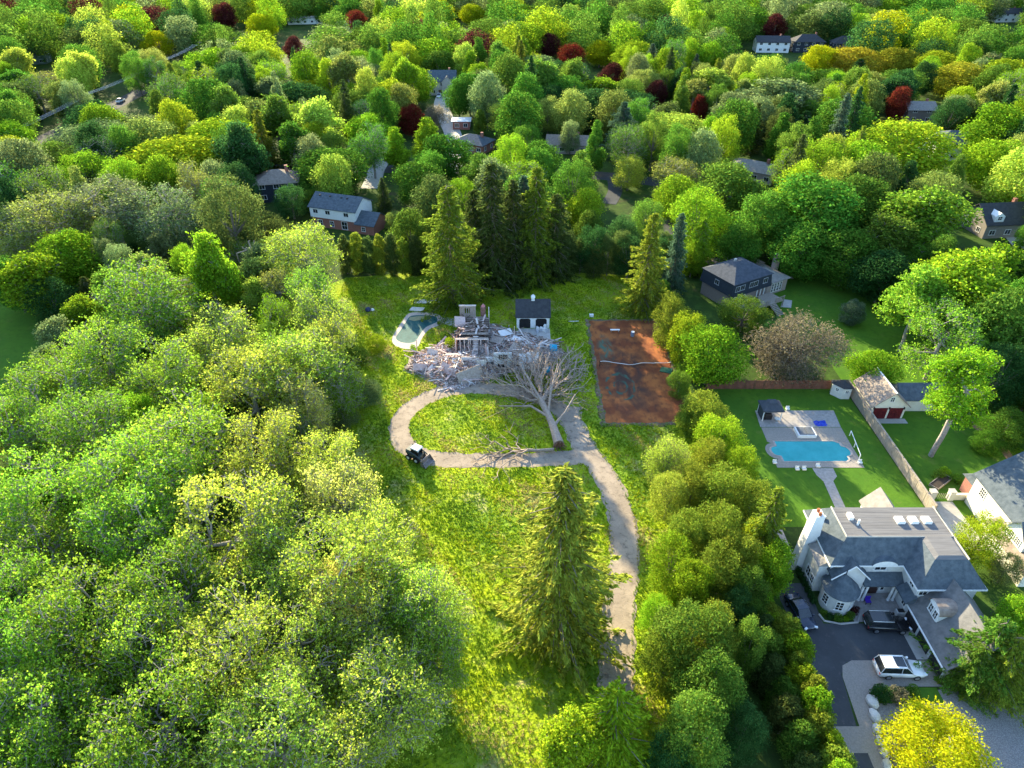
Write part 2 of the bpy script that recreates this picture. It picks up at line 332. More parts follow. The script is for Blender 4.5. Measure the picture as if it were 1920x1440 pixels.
struct('side_walk', sheet([(56.8, 58), (60.2, 58), (60.0, 66.6), (57.2, 66.6)], 0.03), CONC)
struct('mansion_patio', sheet([(31.5, 55), (35.2, 55), (35.2, 61.5), (31.5, 61.5)], 0.034), FLAG)

# pool garden: patio with two basins cut around, kerbs and path
struct('upper_patio', sheet([(38.6, 82.7), (51.1, 82.7), (51.6, 86.9), (39.0, 86.9)], 0.06), FLAG)
# patio around the pool as strips that leave the basin open
px0, px1, py0, py1 = 39.7, 49.4, 74.75, 79.3
pm = MB()
pm.add([(38.3, 73.4, .06), (50.9, 73.4, .06), (50.9, py0, .06), (38.3, py0, .06)], [(0, 1, 2, 3)])
pm.add([(38.6, py1, .06), (51.0, py1, .06), (51.1, 82.6, .06), (38.7, 82.6, .06)], [(0, 1, 2, 3)])
pm.add([(50.3, py0, .06), (50.9, py0, .06), (51.0, py1, .06), (50.3, py1, .06)], [(0, 1, 2, 3)])
arc = [(38.75 - 1.3 * math.cos(a) + 0.3, 77.05 + 1.75 * math.sin(a)) for a in np.linspace(-math.pi / 2, math.pi / 2, 14)]
arci = [(38.95 - 0.75 * math.cos(a) + 0.35, 77.05 + 1.05 * math.sin(a)) for a in np.linspace(-math.pi / 2, math.pi / 2, 14)]
pm.add([(px0, py0, .06), (px0, 76.0, .06), (39.05, 76.0, .06), (39.05, 75.3, .06), (38.4, py0, .06)], [(0, 1, 2, 3, 4)])
pm.add([(px0, py1, .06), (38.5, py1, .06), (39.05, 78.8, .06), (39.05, 78.1, .06), (px0, 78.1, .06)], [(0, 1, 2, 3, 4)])
pm.add([(a[0], a[1], .064) for a in arc] + [(a[0], a[1], .064) for a in arci], [(i, i + 1, 14 + i + 1, 14 + i) for i in range(13)])
struct('pool_patio', pm, PAVER)
struct('pool_surround', sheet([(48.6, 74.6), (51.0, 74.6), (51.0, 79.4), (48.6, 79.4)], .027), PAVER)
struct('garden_path', sheet([(43.3, 73.3), (46.3, 73.3), (46.2, 71.6), (45.3, 70.6), (44.9, 64), (43.5, 64), (43.9, 70.6), (43.4, 71.8)], 0.05), FLAG)
struct('dirt_path', ribbon([(72, 84), (73, 80.2), (73.2, 76), (73.1, 72.8), (72.5, 66)], 1.4, 0.04, 0.1), mat('dirt', (0.30, 0.17, 0.09), (0.38, 0.24, 0.14), 0.95, 3))
# streets and drives seen between the trees
struct('street', ribbon([(-158, 150), (-160, 230), (-158, 300), (-160, 420), (-162, 620)], 8, 0.03), ASPHALT)
struct('back_street', ribbon([(-200, 214), (-120, 211), (-60, 208), (-20, 206), (30, 200), (80, 176), (130, 168)], 7.0, 0.034), ASPHALT)
struct('neighbour_drive', ribbon([(-40.5, 190), (-40.5, 198), (-41, 206), (-40.5, 218)], 5.0, 0.042), CONC)
struct('far_drive', ribbon([(-28.5, 302), (-28, 285), (-24, 262), (-20, 240), (-18, 206)], 6.0, 0.05), CONC)
struct('corner_drive', ribbon([(119, 153), (128, 151), (140, 150)], 7, 0.05), CONC)
struct('court_drive', ribbon([(26, 178), (29, 188), (30, 200)], 4, 0.05), ASPHALT)
struct('rear_drive', ribbon([(42, 140), (40, 152), (36, 176)], 6, 0.05), ASPHALT)

# ================================================================== BUILDINGS
def window(root, c, nrm, w, h, m=None, mull=1, trans=1, parent=None, name='window', glass=None, shutters=None):
    """c centre on the wall plane, nrm outward 2-D normal; frame and pane as meshes of their own"""
    n = Vector((nrm[0], nrm[1], 0)).normalized(); t = Vector((-n.y, n.x, 0)); c = Vector(c); M = Matrix((t, n, Vector((0, 0, 1)))).transposed()
    fr = MB(); b = 0.09
    def bar(du, dz, sw, sh, depth=0.06): fr.obox(c + t * du + Vector((0, 0, dz)) + n * depth / 2, (sw, depth, sh), M)
    bar(0, h / 2, w + 2 * b, b); bar(0, -h / 2, w + 3 * b, b, 0.09); bar(-w / 2 - b / 4, 0, b, h - b); bar(w / 2 + b / 4, 0, b, h - b)
    for i in range(mull): bar(-w / 2 + w * (i + 1) / (mull + 1), 0, 0.05, h - b, 0.05)
    for i in range(trans): bar(0, -h / 2 + h * (i + 1) / (trans + 1), w - b, 0.045, 0.048)
    f = part(root, name, fr, m or WHITE, parent)
    pn = MB().obox(c + n * 0.012, (w - 0.05, 0.02, h - 0.05), M)
    part(root, 'pane', pn, glass or GLASS, f)
    if shutters:
        for s in (-1, 1):
            sh = MB().obox(c + t * s * (w / 2 + 0.32) + n * 0.03, (0.36, 0.05, h + 0.05), M); part(root, 'shutter', sh, shutters, f)
    return f

def gable_roof(x0, x1, y0, y1, z, rh, axis='x', oh=0.4, th=0.16):
    mb = MB(); k = rh / ((y1 - y0) / 2) if axis == 'x' else rh / ((x1 - x0) / 2)
    if axis == 'x':
        ym = (y0 + y1) / 2; xa, xb = x0 - oh, x1 + oh; e = z - oh * k
        pr = [(y0 - oh, e), (ym, z + rh), (y1 + oh, e), (y1 + oh, e + th), (ym, z + rh + th), (y0 - oh, e + th)]
        vs = [(xa, p[0], p[1]) for p in pr] + [(xb, p[0], p[1]) for p in pr]
    else:
        xm = (x0 + x1) / 2; ya, yb = y0 - oh, y1 + oh; e = z - oh * k
        pr = [(x0 - oh, e), (xm, z + rh), (x1 + oh, e), (x1 + oh, e + th), (xm, z + rh + th), (x0 - oh, e + th)]
        vs = [(p[0], ya, p[1]) for p in pr] + [(p[0], yb, p[1]) for p in pr]
    fs = [(0, 1, 4, 5), (1, 2, 3, 4), (11, 10, 7, 6), (10, 9, 8, 7), (0, 5, 11, 6), (2, 8, 9, 3), (5, 4, 10, 11), (4, 3, 9, 10), (0, 6, 7, 1), (1, 7, 8, 2)]
    return mb.add(vs, fs)
def gable_walls(x0, x1, y0, y1, z, rh, axis='x'):
    mb = MB().box(x0, x1, y0, y1, -0.3, z)
    if axis == 'x':
        ym = (y0 + y1) / 2; vs = [(x0, y0, z), (x0, y1, z), (x0, ym, z + rh), (x1, y0, z), (x1, y1, z), (x1, ym, z + rh)]
    else:
        xm = (x0 + x1) / 2; vs = [(x0, y0, z), (x1, y0, z), (xm, y0, z + rh), (x0, y1, z), (x1, y1, z), (xm, y1, z + rh)]
    return mb.add(vs, [(0, 1, 2), (3, 5, 4), (0, 2, 5, 3), (1, 4, 5, 2)])
def hip_roof(x0, x1, y0, y1, z, rh, oh=0.4, deck=None):
    a = (x0 - oh, x1 + oh, y0 - oh, y1 + oh)
    if deck is None:
        hw = min(a[1] - a[0], a[3] - a[2]) / 2 - 0.02
        b = (a[0] + hw, a[1] - hw, a[2] + hw, a[3] - hw)
    else: b = deck
    return MB().box(a[0], a[1], a[2], a[3], z - 0.12, z).frustum(a, z + 0.002, b, z + rh)
def soffit(x0, x1, y0, y1, z, oh=0.42):
    return MB().box(x0 - oh, x1 + oh, y0 - oh, y1 + oh, z - 0.3, z - 0.125)

# ---------------------------------------------------------------- the big pale mansion
mn = thing('mansion', 'large pale mansion with slate-blue hip roof, round turret and flat roof deck', 'house', (43, 53, 0))
w = MB().box(36.5, 51.4, 51.6, 59.2, -0.3, 5.45).box(44.9, 51.5, 48.4, 51.7, -0.3, 5.44)
part(mn, 'wall', w, STONEW)
rf = part(mn, 'roof', MB().frustum((36.0, 52.0, 51.1, 59.7), 5.52, (38.0, 50.0, 53.15, 57.7), 8.0).frustum((44.3, 51.9, 47.8, 59.6), 5.5, (46.3, 50.02, 49.85, 57.6), 7.97), SH_BLUE)
part(mn, 'eaves', MB().box(35.95, 52.05, 51.05, 59.75, 5.3, 5.5).box(44.25, 51.95, 47.75, 51.2, 5.29, 5.49), WHITE, rf)
dk = MB()
for i in range(11):
    y0 = 53.15 + i * 0.413
    dk.box(38.0, 50.0, y0, y0 + 0.40, 8.0, 8.045 + 0.008 * (i % 2))
part(mn, 'roof_deck', dk, DECKR, rf)
part(mn, 'roof_deck', MB().frustum((46.35, 50.0, 49.85, 53.1), 7.975, (46.9, 49.6, 50.3, 53.1), 8.16), DECKR, rf)
rc = MB().box(37.95, 50.05, 53.08, 53.14, 7.95, 8.14).box(37.9, 38.0, 53.1, 57.8, 7.95, 8.14).box(50.0, 50.1, 49.8, 57.8, 7.95, 8.14); part(mn, 'deck_edge', rc, CONC, rf)
for i, x in enumerate((45.0, 46.55, 48.1)):
    s = MB().box(x - 0.45, x + 0.45, 55.0, 56.0, 8.04, 8.35); so = part(mn, 'skylight', s, WHITE, rf)
    part(mn, 'pane', MB().box(x - 0.36, x + 0.36, 55.08, 55.92, 8.35, 8.40), mat('skylight_dome', (0.7, 0.72, 0.74), None, 0.2, 2), so)
part(mn, 'roof_vent', MB().box(39.2, 39.7, 55.6, 56.5, 8.04, 8.5), WHITE, rf)
part(mn, 'vent_pipe', MB().tube([(39.9, 54.9, 8), (39.9, 54.9, 8.9)], 0.12, 8), WHITE, rf)
part(mn, 'roof_vent', MB().tube([(37.0, 56.9, 6.6), (37.0, 56.9, 7.4)], 0.2, 8), WHITE, rf)
# left slope wing and tall chimney
part(mn, 'chimney', MB().frustum((34.6, 36.4, 55.1, 56.7), -0.3, (34.8, 36.3, 55.2, 56.6), 5.0).frustum((34.8, 36.3, 55.2, 56.6), 5.0, (35.1, 36.1, 55.3, 56.5), 8.9), WHITE)
for k in range(2): part(mn, 'chimney_pot', MB().lathe([(0.18, 8.9), (0.2, 9.15), (0.15, 9.35)], (35.6, 55.6 + k * 0.6), 10), mat('terracotta', (0.35, 0.12, 0.05), None, 0.8, 4))
part(mn, 'side_wing', MB().box(35.4, 36.55, 51.9, 55.0, -0.3, 4.6), STONEW)
part(mn, 'side_wing_roof', MB().add([(35.1, 51.7, 4.6), (36.6, 51.7, 4.6), (36.6, 55.05, 4.6), (35.1, 55.05, 4.6), (36.6, 51.9, 5.5), (36.6, 54.9, 5.5)], [(0, 3, 2, 1), (0, 1, 4), (3, 5, 2), (0, 4, 5, 3), (1, 2, 5, 4)]), SH_GREY)
# turret
tr = part(mn, 'turret', MB().lathe([(1.75, -0.3), (1.75, 2.95)], (37.55, 50.2), 28), STONEW)
part(mn, 'turret_roof', MB().lathe([(2.05, 2.85), (2.08, 2.97), (1.2, 3.9), (0.35, 4.75), (0.02, 5.05)], (37.55, 50.2), 32), SH_BLUE, tr)
part(mn, 'finial', MB().tube([(37.55, 50.2, 4.9), (37.55, 50.2, 5.7)], 0.05, 6), BLACKM, tr)
for a in (-160, -105, -50, 0):
    nn = (math.cos(R(a)), math.sin(R(a))); window(mn, (37.55 + 1.74 * nn[0], 50.2 + 1.74 * nn[1], 1.65), nn, 0.75, 1.4, mull=1, trans=2)
# front gable over the turret wing
part(mn, 'front_gable', gable_walls(36.6, 40.3, 50.7, 51.7, 4.3, 1.9, 'y'), STONEW)
part(mn, 'front_gable_roof', gable_roof(36.6, 40.3, 50.7, 53.3, 4.3, 1.9, 'y', 0.3), SH_BLUE)
part(mn, 'gable_trim', MB().tube([(36.25, 50.34, 3.98), (38.45, 50.34, 6.22), (40.65, 50.34, 3.98)], 0.09, 4), WHITE)
# porch
part(mn, 'porch_roof', MB().add([(40.3, 50.3, 2.9), (45.0, 50.3, 2.9), (45.0, 51.6, 3.85), (40.3, 51.6, 3.85), (40.3, 50.3, 2.75), (45.0, 50.3, 2.75), (45.0, 51.6, 2.75), (40.3, 51.6, 2.75)],
     [(0, 1, 2, 3), (7, 6, 5, 4), (4, 5, 1, 0), (5, 6, 2, 1), (6, 7, 3, 2), (7, 4, 0, 3)]).add([(43.9, 48.0, 2.85), (45.0, 48.0, 3.8), (45.0, 50.3, 3.8), (43.9, 50.3, 2.85), (43.9, 48, 2.7), (45, 48, 2.7), (45, 50.3, 2.7), (43.9, 50.3, 2.7)],
     [(0, 1, 2, 3), (7, 6, 5, 4), (4, 5, 1, 0), (5, 6, 2, 1), (6, 7, 3, 2), (7, 4, 0, 3)]), SH_BLUE)
for x in (40.5, 41.0, 44.0, 44.5):
    part(mn, 'porch_column', MB().lathe([(0.2, -0.05), (0.2, 0.15), (0.15, 0.2), (0.13, 2.5), (0.19, 2.6), (0.19, 2.76)], (x, 50.6), 12), WHITE)
dr = part(mn, 'door', MB().box(42.0, 43.0, 51.52, 51.6, 0, 2.2), mat('dark_door', (0.05, 0.025, 0.02), None, 0.5, 3)); part(mn, 'handle', MB().box(42.85, 42.9, 51.46, 51.52, 1.0, 1.15), STEEL, dr)
window(mn, (41.4, 51.6, 1.4), (0, -1), 0.5, 1.6, mull=0, trans=2); window(mn, (43.5, 51.6, 1.4), (0, -1), 0.4, 1.6, mull=0, trans=2)
# eyebrow window above the porch
window(mn, (42.2, 51.6, 4.75), (0, -1), 1.3, 1.1, mull=1, trans=1)
eb = MB(); pts = [(42.2 + 1.5 * math.cos(a), 5.35 + 0.95 * math.sin(a)) for a in np.linspace(0.1, math.pi - 0.1, 14)]
eb.add([(p[0], 51.02, p[1]) for p in pts] + [(p[0], 53.2, p[1] + 0.3) for p in pts] + [(p[0], 51.02, 5.3) for p in pts],
       [(i, i + 1, 15 + i, 14 + i) for i in range(13)])
part(mn, 'eyebrow_roof', eb, SH_BLUE, rf)
part(mn, 'eyebrow_face', MB().add([(p[0], 51.04, p[1] - 0.05) for p in pts] + [(pts[-1][0], 51.04, 5.32), (pts[0][0], 51.04, 5.32)], [tuple(range(16))]), WHITE, rf)
for (c, nn, a, b) in (((45.6, 48.4, 4.4), (0, -1), .9, 1.2), ((47.6, 48.4, 4.4), (0, -1), .9, 1.2), ((44.9, 49.5, 4.6), (-1, 0), .8, 1.1), ((36.5, 53, 4.9), (-1, 0), .5, .6), ((35.4, 53.6, 1.6), (-1, 0), .9, 1.4), ((35.4, 52.4, 1.6), (-1, 0), .7, 1.2), ((36.5, 58, 4.2), (-1, 0), 1.1, 1.3), ((36.5, 58, 1.5), (-1, 0), 1.1, 1.3), ((44.9, 49.3, 1.4), (-1, 0), .7, 1.1)):
    window(mn, c, nn, a, b)
# rear gable and sunroom
part(mn, 'rear_gable', gable_walls(44.6, 48.0, 59.2, 62.2, 4.6, 2.0, 'y'), WHITE)
part(mn, 'rear_gable_roof', gable_roof(44.6, 48.0, 59.3, 62.2, 4.6, 2.0, 'y', 0.3), SH_GREY)
# garage wing
part(mn, 'garage_wing', gable_walls(45.0, 51.6, 40.6, 48.4, 2.75, 3.4, 'y'), STONEW)
gr = part(mn, 'garage_roof', gable_roof(45.0, 51.6, 40.6, 49.2, 2.85, 3.4, 'y', 0.55), mat('mid_shingle', (.115, .115, .115), (.18, .175, .17), .92, 1.6, detail=10, bump=.02, bscale=9))
part(mn, 'gutter', MB().box(44.3, 44.43, 40.2, 48.2, 2.28, 2.42), WHITE, gr)
for y in (41.9, 44.6, 47.2):
    d = part(mn, 'garage_door', MB().box(44.93, 45.0, y - 1.1, y + 1.1, 0.02, 2.15), mat('garage_door_dark', (0.03, 0.028, 0.03), None, 0.5, 3))
    for k in range(3): part(mn, 'door_panel', MB().box(44.89, 44.93, y - 1.02, y + 1.02, 0.12 + k * 0.68, 0.68 + k * 0.68), MATS['garage_door_dark'], d)
# arched dormer on the garage roof
dm = part(mn, 'dormer', MB().box(45.55, 48.0, 45.0, 46.9, 3.2, 4.9), WHITE)
ap = [(45.95 + 1.12 * math.cos(a), 4.85 + 0.75 * math.sin(a)) for a in np.linspace(-0.12, math.pi + 0.12, 16)]
ap2 = [(45.95 + 1.02 * math.cos(a), 4.8 + 0.72 * math.sin(a)) for a in np.linspace(0, math.pi, 16)]
part(mn, 'dormer_roof', MB().add([(45.35, p[0], p[1]) for p in ap] + [(48.2, p[0], p[1]) for p in ap], [(i, i + 1, 17 + i, 16 + i) for i in range(15)]), SH_BROWN, dm)
part(mn, 'dormer_face', MB().add([(45.5, p[0], p[1]) for p in ap2], [tuple(range(16))]), WHITE, dm)
for y in (45.5, 46.4): window(mn, (45.52, y, 4.25), (-1, 0), 0.6, 1.1, parent=dm)

# ---------------------------------------------------------------- old white garage behind the wreck
og = thing('garage', 'small white double garage with dark roof and cupola behind the wrecked house', 'garage', (4, 115, 0))
ow = gable_walls(0.9, 7.1, 112.8, 117.6, 2.5, 2.3, 'x'); part(og, 'wall', ow, WHITE)
orf = part(og, 'roof', gable_roof(0.9, 7.1, 112.8, 117.6, 2.55, 2.3, 'x', 0.25), SH_DARK)
part(og, 'cupola', MB().box(3.7, 4.3, 114.9, 115.5, 4.7, 5.5).frustum((3.6, 4.4, 114.8, 115.6), 5.5, (3.98, 4.02, 115.18, 115.22), 6.0), WHITE, orf)
part(og, 'weathervane', MB().box(3.98, 4.02, 115.18, 115.22, 6, 6.5), BLACKM, orf)
for x in (2.45, 5.55):
    arch = [(x - 1.05, 0.0), (x + 1.05, 0.0), (x + 1.05, 1.75), (x + 0.8, 2.05), (x - 0.8, 2.05), (x - 1.05, 1.75)]
    vs = [(a[0], 112.78, a[1] + 0.04) for a in arch] + [(a[0], 112.74, a[1] + 0.04) for a in arch]
    part(og, 'bay_shade_panel', MB().add(vs, [(6, 7, 8, 9, 10, 11), (5, 4, 3, 2, 1, 0)] + [(i, (i + 1) % 6, 6 + (i + 1) % 6, 6 + i) for i in range(6)]), DARK)  # dark panel on the solid wall paints the shade inside the bay
for i in range(14):
    s = random.uniform(0.25, 0.55); x = random.uniform(4.7, 6.6); y = random.uniform(111.0, 112.4)
    M = Matrix.Rotation(random.uniform(0, 3), 3, 'Z'); hh = random.uniform(0.3, 1.0)
    single('storage_box', MB().obox((x, y, 0.05 + hh / 2), (s, s * 0.8, hh), M), WHITE if i % 3 else mat('grey_box', (.4, .41, .44), None, .7, 3), 'pale box heaped in front of the right bay of the white garage', 'box', 'boxes heaped at the white garage')
for k in range(4):
    single('roof_slab', MB().box(4.7 + k * .75, 5.3 + k * .75, 119.3, 120.0, 0.03, 0.5), WHITE, 'white block standing in a row behind the small white garage', 'block', 'white blocks behind the garage')

# ---------------------------------------------------------------- dark mansard house with raised deck
dh = thing('house', 'dark house with mansard upper floor, hip roof, brick ground floor and raised deck', 'house', (45.65, 125.9, 0), R(30), local=True)
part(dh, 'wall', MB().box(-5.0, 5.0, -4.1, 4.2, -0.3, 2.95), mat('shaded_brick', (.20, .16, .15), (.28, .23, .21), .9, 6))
part(dh, 'upper_storey', MB().frustum((-5.45, 5.45, -4.6, 4.6), 2.95, (-5.15, 5.15, -4.3, 4.3), 5.6), NAVYS)
dhr = part(dh, 'roof', hip_roof(-5.1, 5.1, -4.25, 4.25, 5.72, 2.2, 0.3), shingle('navy_shingle', (0.04, 0.05, 0.066), (0.07, 0.08, 0.10)))
part(dh, 'vent', MB().box(-0.3, 0.2, 0.9, 1.3, 7.3, 7.9), CONC, dhr)
for x in (-4.2, -2.9, -0.4, 0.7, 3.4): window(dh, (x, -4.49, 4.6), (0, -1), 1.1, 1.1, mat('dark_trim', (.30, .31, .32), None, .6, 3), 1, 0)
window(dh, (-5.36, 0, 4.5), (-1, 0), 1.0, 1.0, MATS['dark_trim'], 1, 0)
for x in (-3.6, -1.8): window(dh, (x, -4.1, 1.5), (0, -1), 1.2, 2.0, WHITE, 1, 0)
for x in (1.6, 2.6, 3.6): part(dh, 'porch_post', MB().box(x - .07, x + .07, -4.6, -4.46, 0, 2.95), WHITE)
part(dh, 'extension_wall', MB().box(5.0, 11.4, -3.6, 3.0, -0.3, 2.85), PINKB)
part(dh, 'extension_roof', hip_roof(5.5, 11.4, -3.6, 3.0, 2.98, 1.3, 0.45), SH_GREY)
part(dh, 'rear_extension', MB().box(4.0, 12.5, 4.4, 11.5, -0.3, 2.6), PINKB)
part(dh, 'rear_extension_roof', hip_roof(4.0, 12.5, 4.4, 11.5, 2.75, 1.2, 0.45), SH_BROWN)
for x in (7.2, 8.0, 8.8, 9.6): window(dh, (x, -3.6, 1.5), (0, -1), 0.45, 1.9, WHITE, 0, 2)
ch = part(dh, 'chimney', MB().box(11.4, 12.6, 0.2, 1.1, -0.3, 6.0), PINKB)
for k in range(2): part(dh, 'chimney_pot', MB().lathe([(.18, 6.0), (.15, 6.5)], (11.7 + .6 * k, .65), 8), CONC, ch)
deck = part(dh, 'deck', MB().box(-4.6, 5.4, -8.4, -4.62, 1.35, 1.5), WOODG)
for i in range(20): part(dh, 'deck_board', MB().box(-4.6, 5.4, -8.4 + i * .19, -8.4 + i * .19 + .165, 1.502, 1.525), WOODG, deck)
for x in (-4.5, -2, .5, 3, 5.3): part(dh, 'deck_post', MB().box(x - .07, x + .07, -8.38, -8.24, -0.2, 2.5), WOODG, deck)
rl = MB().box(-4.6, 1.4, -8.42, -8.34, 2.42, 2.5).box(3.0, 5.4, -8.42, -8.34, 2.42, 2.5)
for i in range(50):
    x = -4.5 + i * .2
    if not 1.4 < x < 3.0: rl.box(x - .02, x + .02, -8.4, -8.36, 1.53, 2.42)
part(dh, 'railing', rl, WOODG, deck)
st = part(dh, 'stairs', MB().obox((1.45, -9.6, .7), (.06, 2.9, .25), Matrix.Rotation(R(28), 3, 'X')).obox((2.95, -9.6, .7), (.06, 2.9, .25), Matrix.Rotation(R(28), 3, 'X')), WOODG)
for i in range(8): part(dh, 'step', MB().box(1.5, 2.9, -8.75 - i * .3, -8.46 - i * .3, 1.3 - i * .17, 1.35 - i * .17), WOODG, st)
single('patio_slab', MB().prism([(54.0, 121.0), (56.0, 120.6), (57.2, 123.6), (55.6, 124.2)], 0.03, 0.12), CONC, 'small concrete patio slab beside the dark mansard house', 'patio')
for k, (x, y) in enumerate(((47.0, 119.6), (48.6, 120.2))):
    c = thing('deck_chair', ('dark patio chair on the deck nearer the brick wall corner', 'dark patio chair on the deck nearer the stairs')[k], 'chair', (x, y, 1.53))
    part(c, 'seat', MB().box(x - .3, x + .3, y - .3, y + .3, 1.9, 1.98), BLACKM); part(c, 'backrest', MB().box(x - .3, x + .3, y + .25, y + .33, 1.98, 2.5), BLACKM)
    for a in (-.27, .27):
        for b in (-.27, .27): part(c, 'leg', MB().box(x + a - .03, x + a + .03, y + b - .03, y + b + .03, 1.53, 1.9), BLACKM)

# ---------------------------------------------------------------- white and brick house behind the hedge
hb = thing('house', 'two-storey house with white upper floor, red brick ground floor and slate-blue gable roof', 'house', (-42.5, 164.5, 0), R(-18.5), local=True)
part(hb, 'wall', MB().box(-6.4, 6.0, -3.9, 3.9, -0.3, 2.6), BRICK)
uw = gable_walls(-6.5, 6.1, -4.2, 4.2, 5.2, 2.2, 'x')
uw.V = [(v[0], v[1], 2.6 if v[2] < 0 else v[2]) for v in uw.V]
part(hb, 'upper_wall', uw, WHITE)
hbr = part(hb, 'roof', gable_roof(-6.5, 6.1, -4.2, 4.2, 5.25, 2.2, 'x', 0.35), SH_BLUE)
for x in (-5, -2.2, 1, 2.6): part(hb, 'roof_vent', MB().box(x - .2, x + .2, -1.2, -.8, 6.9, 7.3), SH_DARK, hbr)
for x in (-4.9, -1.5, 3.6): window(hb, (x, -4.2, 4.2), (0, -1), 1.3, 1.0, WHITE, 1, 0)
for x, ww, hh in ((-4.2, 1.2, 1.4), (-0.9, 1.0, 1.4), (2.6, 1.5, 2.0)): window(hb, (x, -3.9, 1.25), (0, -1), ww, hh, WHITE, 1, 1)
part(hb, 'garage_wall', gable_walls(6.05, 11.0, -4.6, 2.4, 2.4, 2.0, 'x'), BRICK)
part(hb, 'garage_roof', gable_roof(6.2, 11.0, -4.6, 2.4, 2.5, 2.0, 'x', 0.35), SH_BLUE)
window(hb, (8.2, -4.6, 1.3), (0, -1), 0.9, 1.1)

# ---------------------------------------------------------------- generic suburban house for the streets behind
def house(label, x, y, rz, L, W, hw, rh, roof, wm, rm, wins=5, storeys=1, chim=True, name='house', doors=0):
    h = thing(name, label, 'house', (x, y, 0), R(rz), local=True)
    a, b = L / 2, W / 2
    if roof == 'gable':
        part(h, 'wall', gable_walls(-a, a, -b, b, hw, rh, 'x'), wm); r = part(h, 'roof', gable_roof(-a, a, -b, b, hw + .04, rh, 'x', .45), rm)
    else:
        part(h, 'wall', MB().box(-a, a, -b, b, -.3, hw), wm); r = part(h, 'roof', hip_roof(-a, a, -b, b, hw + .13, rh, .5), rm)
    if chim: part(h, 'chimney', MB().box(a * .45, a * .45 + .8, .2, 1.0, hw, hw + rh + .9), BRICK, r)
    for s in range(storeys):
        for i in range(wins):
            u = -a + L * (i + .5) / wins
            if s == 0 and i >= wins - doors: continue
            window(h, (u, -b, 1.5 + s * 2.8), (0, -1), min(1.4, L / wins * .5), 1.2, WHITE, 1, 0)
        for i in range(2): window(h, (-a, -b + W * (i + .5) / 2, 1.5 + s * 2.8), (-1, 0), 1.1, 1.2, WHITE, 1, 0)
        for i in range(2): window(h, (a, -b + W * (i + .5) / 2, 1.5 + s * 2.8), (1, 0), 1.1, 1.2, WHITE, 1, 0)
    for k in range(doors):
        u = a - L * (k + .5) / wins
        part(h, 'garage_door', MB().box(u - L / wins * .42, u + L / wins * .42, -b - .05, -b, 0.02, 2.2), mat('brown_door', (.09, .045, .03), None, .6, 3))
    return h
house('dark grey house with a patched, half-stripped roof beside a big green maple', -64, 184, 12, 11, 9, 4.9, 2.4, 'hip', NAVYS, SH_BROWN, 3, 2)
fh = house('far grey-gabled house with twin garage doors and a pale car in its drive', -29, 307, 0, 11, 9, 5.4, 3.4, 'gable', mat('beige_wall', (.42, .37, .32), None, .85, 2), SH_BLUE, 3, 2, True, doors=2)
part(fh, 'front_gable', gable_walls(0.0, 4.6, -5.6, -4.4, 5.6, 1.9, 'y'), MATS['beige_wall']); part(fh, 'front_gable_roof', gable_roof(0.0, 4.6, -5.6, -1, 5.64, 1.9, 'y', .3), SH_BLUE)
house('dark hip-roofed bungalow half hidden between a lime tree and a round maple', -12.5, 227, -28, 11, 8, 2.8, 2.0, 'hip', BRICK, SH_BLUE, 4)
house('flat low outbuilding with a white roof edge beside a red maple', -18, 253, 0, 6, 5, 2.8, 0.5, 'hip', BRICK, WHITE, 2, chim=False)
house('brown bungalow with a white chimney beside the pale olive tree', 18, 226, -6, 13, 8, 2.9, 1.9, 'gable', PINKB, SH_BROWN, 4)
house('grey bungalow roof tucked behind the spiky green maple', 71, 200, -35, 14, 9, 2.9, 1.8, 'hip', PINKB, SH_GREY, 4)
house('dark blue house with a pale flat section beyond the yellow-green maples on the right', 140, 221, -4, 16, 12, 5.0, 2.6, 'hip', WHITE, SH_BLUE, 4, 2)
house('small grey house with two white windows beside a red maple', 149, 263, -3, 10, 8, 4.6, 2.0, 'gable', mat('grey_wall', (.16, .14, .13), None, .9, 2), SH_GREY, 2, 2)
rn = house('dark house with a white dormer at the right edge of the picture', 119, 160, 6, 12, 9, 3.6, 3.4, 'gable', mat('taupe_wall', (.2, .18, .16), None, .9, 2), SH_DARK, 3, 1, doors=1)
part(rn, 'dormer', gable_walls(-4.4, -2.0, -4.2, -1.2, 5.4, .8, 'y'), WHITE); window(rn, (-3.2, -4.2, 4.9), (0, -1), 1.0, .9)
house('far dark-roofed house with half-timbered front below a brown maple', 139, 404, -4, 17, 9, 5.0, 2.4, 'gable', WHITE, SH_DARK, 4, 2)
house('far dark roof, left one of the pair behind orange-yellow maples', 158, 404, 0, 16, 9, 5.0, 3.2, 'hip', NAVYS, SH_DARK, 4, 2)
house('far dark roof, right one of the pair behind orange-yellow maples', 177, 401, -6, 13, 9, 4.6, 3.2, 'hip', NAVYS, SH_DARK, 4, 2)
house('far grey bungalow beyond the bright green maple at the top right', 215, 420, 2, 18, 9, 3.2, 2.4, 'gable', PINKB, SH_GREY, 4)
house('white-walled house at the top right corner', 330, 515, 6, 20, 10, 5.0, 2.5, 'gable', WHITE, SH_DARK, 4, 2)
house('far white flat-roofed building left of the top centre', -136, 505, 12, 22, 9, 3.4, .7, 'hip', WHITE, CONC, 5, chim=False)
house('green-grey house in the shade at the far left', -238, 372, 12, 12, 9, 4.5, 2.4, 'gable', mat('green_wall', (.12, .17, .16), None, .9, 2), SH_DARK, 3, 2)
house('far pale house glimpsed at the top left', -100, 470, -4, 14, 9, 3.4, 2.4, 'gable', CREAM, SH_GREY, 4)
house('low grey roof glimpsed beside the red maple left of centre', -135, 345, 5, 13, 9, 3.0, 1.8, 'hip', PINKB, SH_GREY, 3)
house('far blue-grey house near the middle of the top edge', 92, 560, 0, 18, 9, 4.5, 2.5, 'gable', WHITE, SH_BLUE, 4, 2)

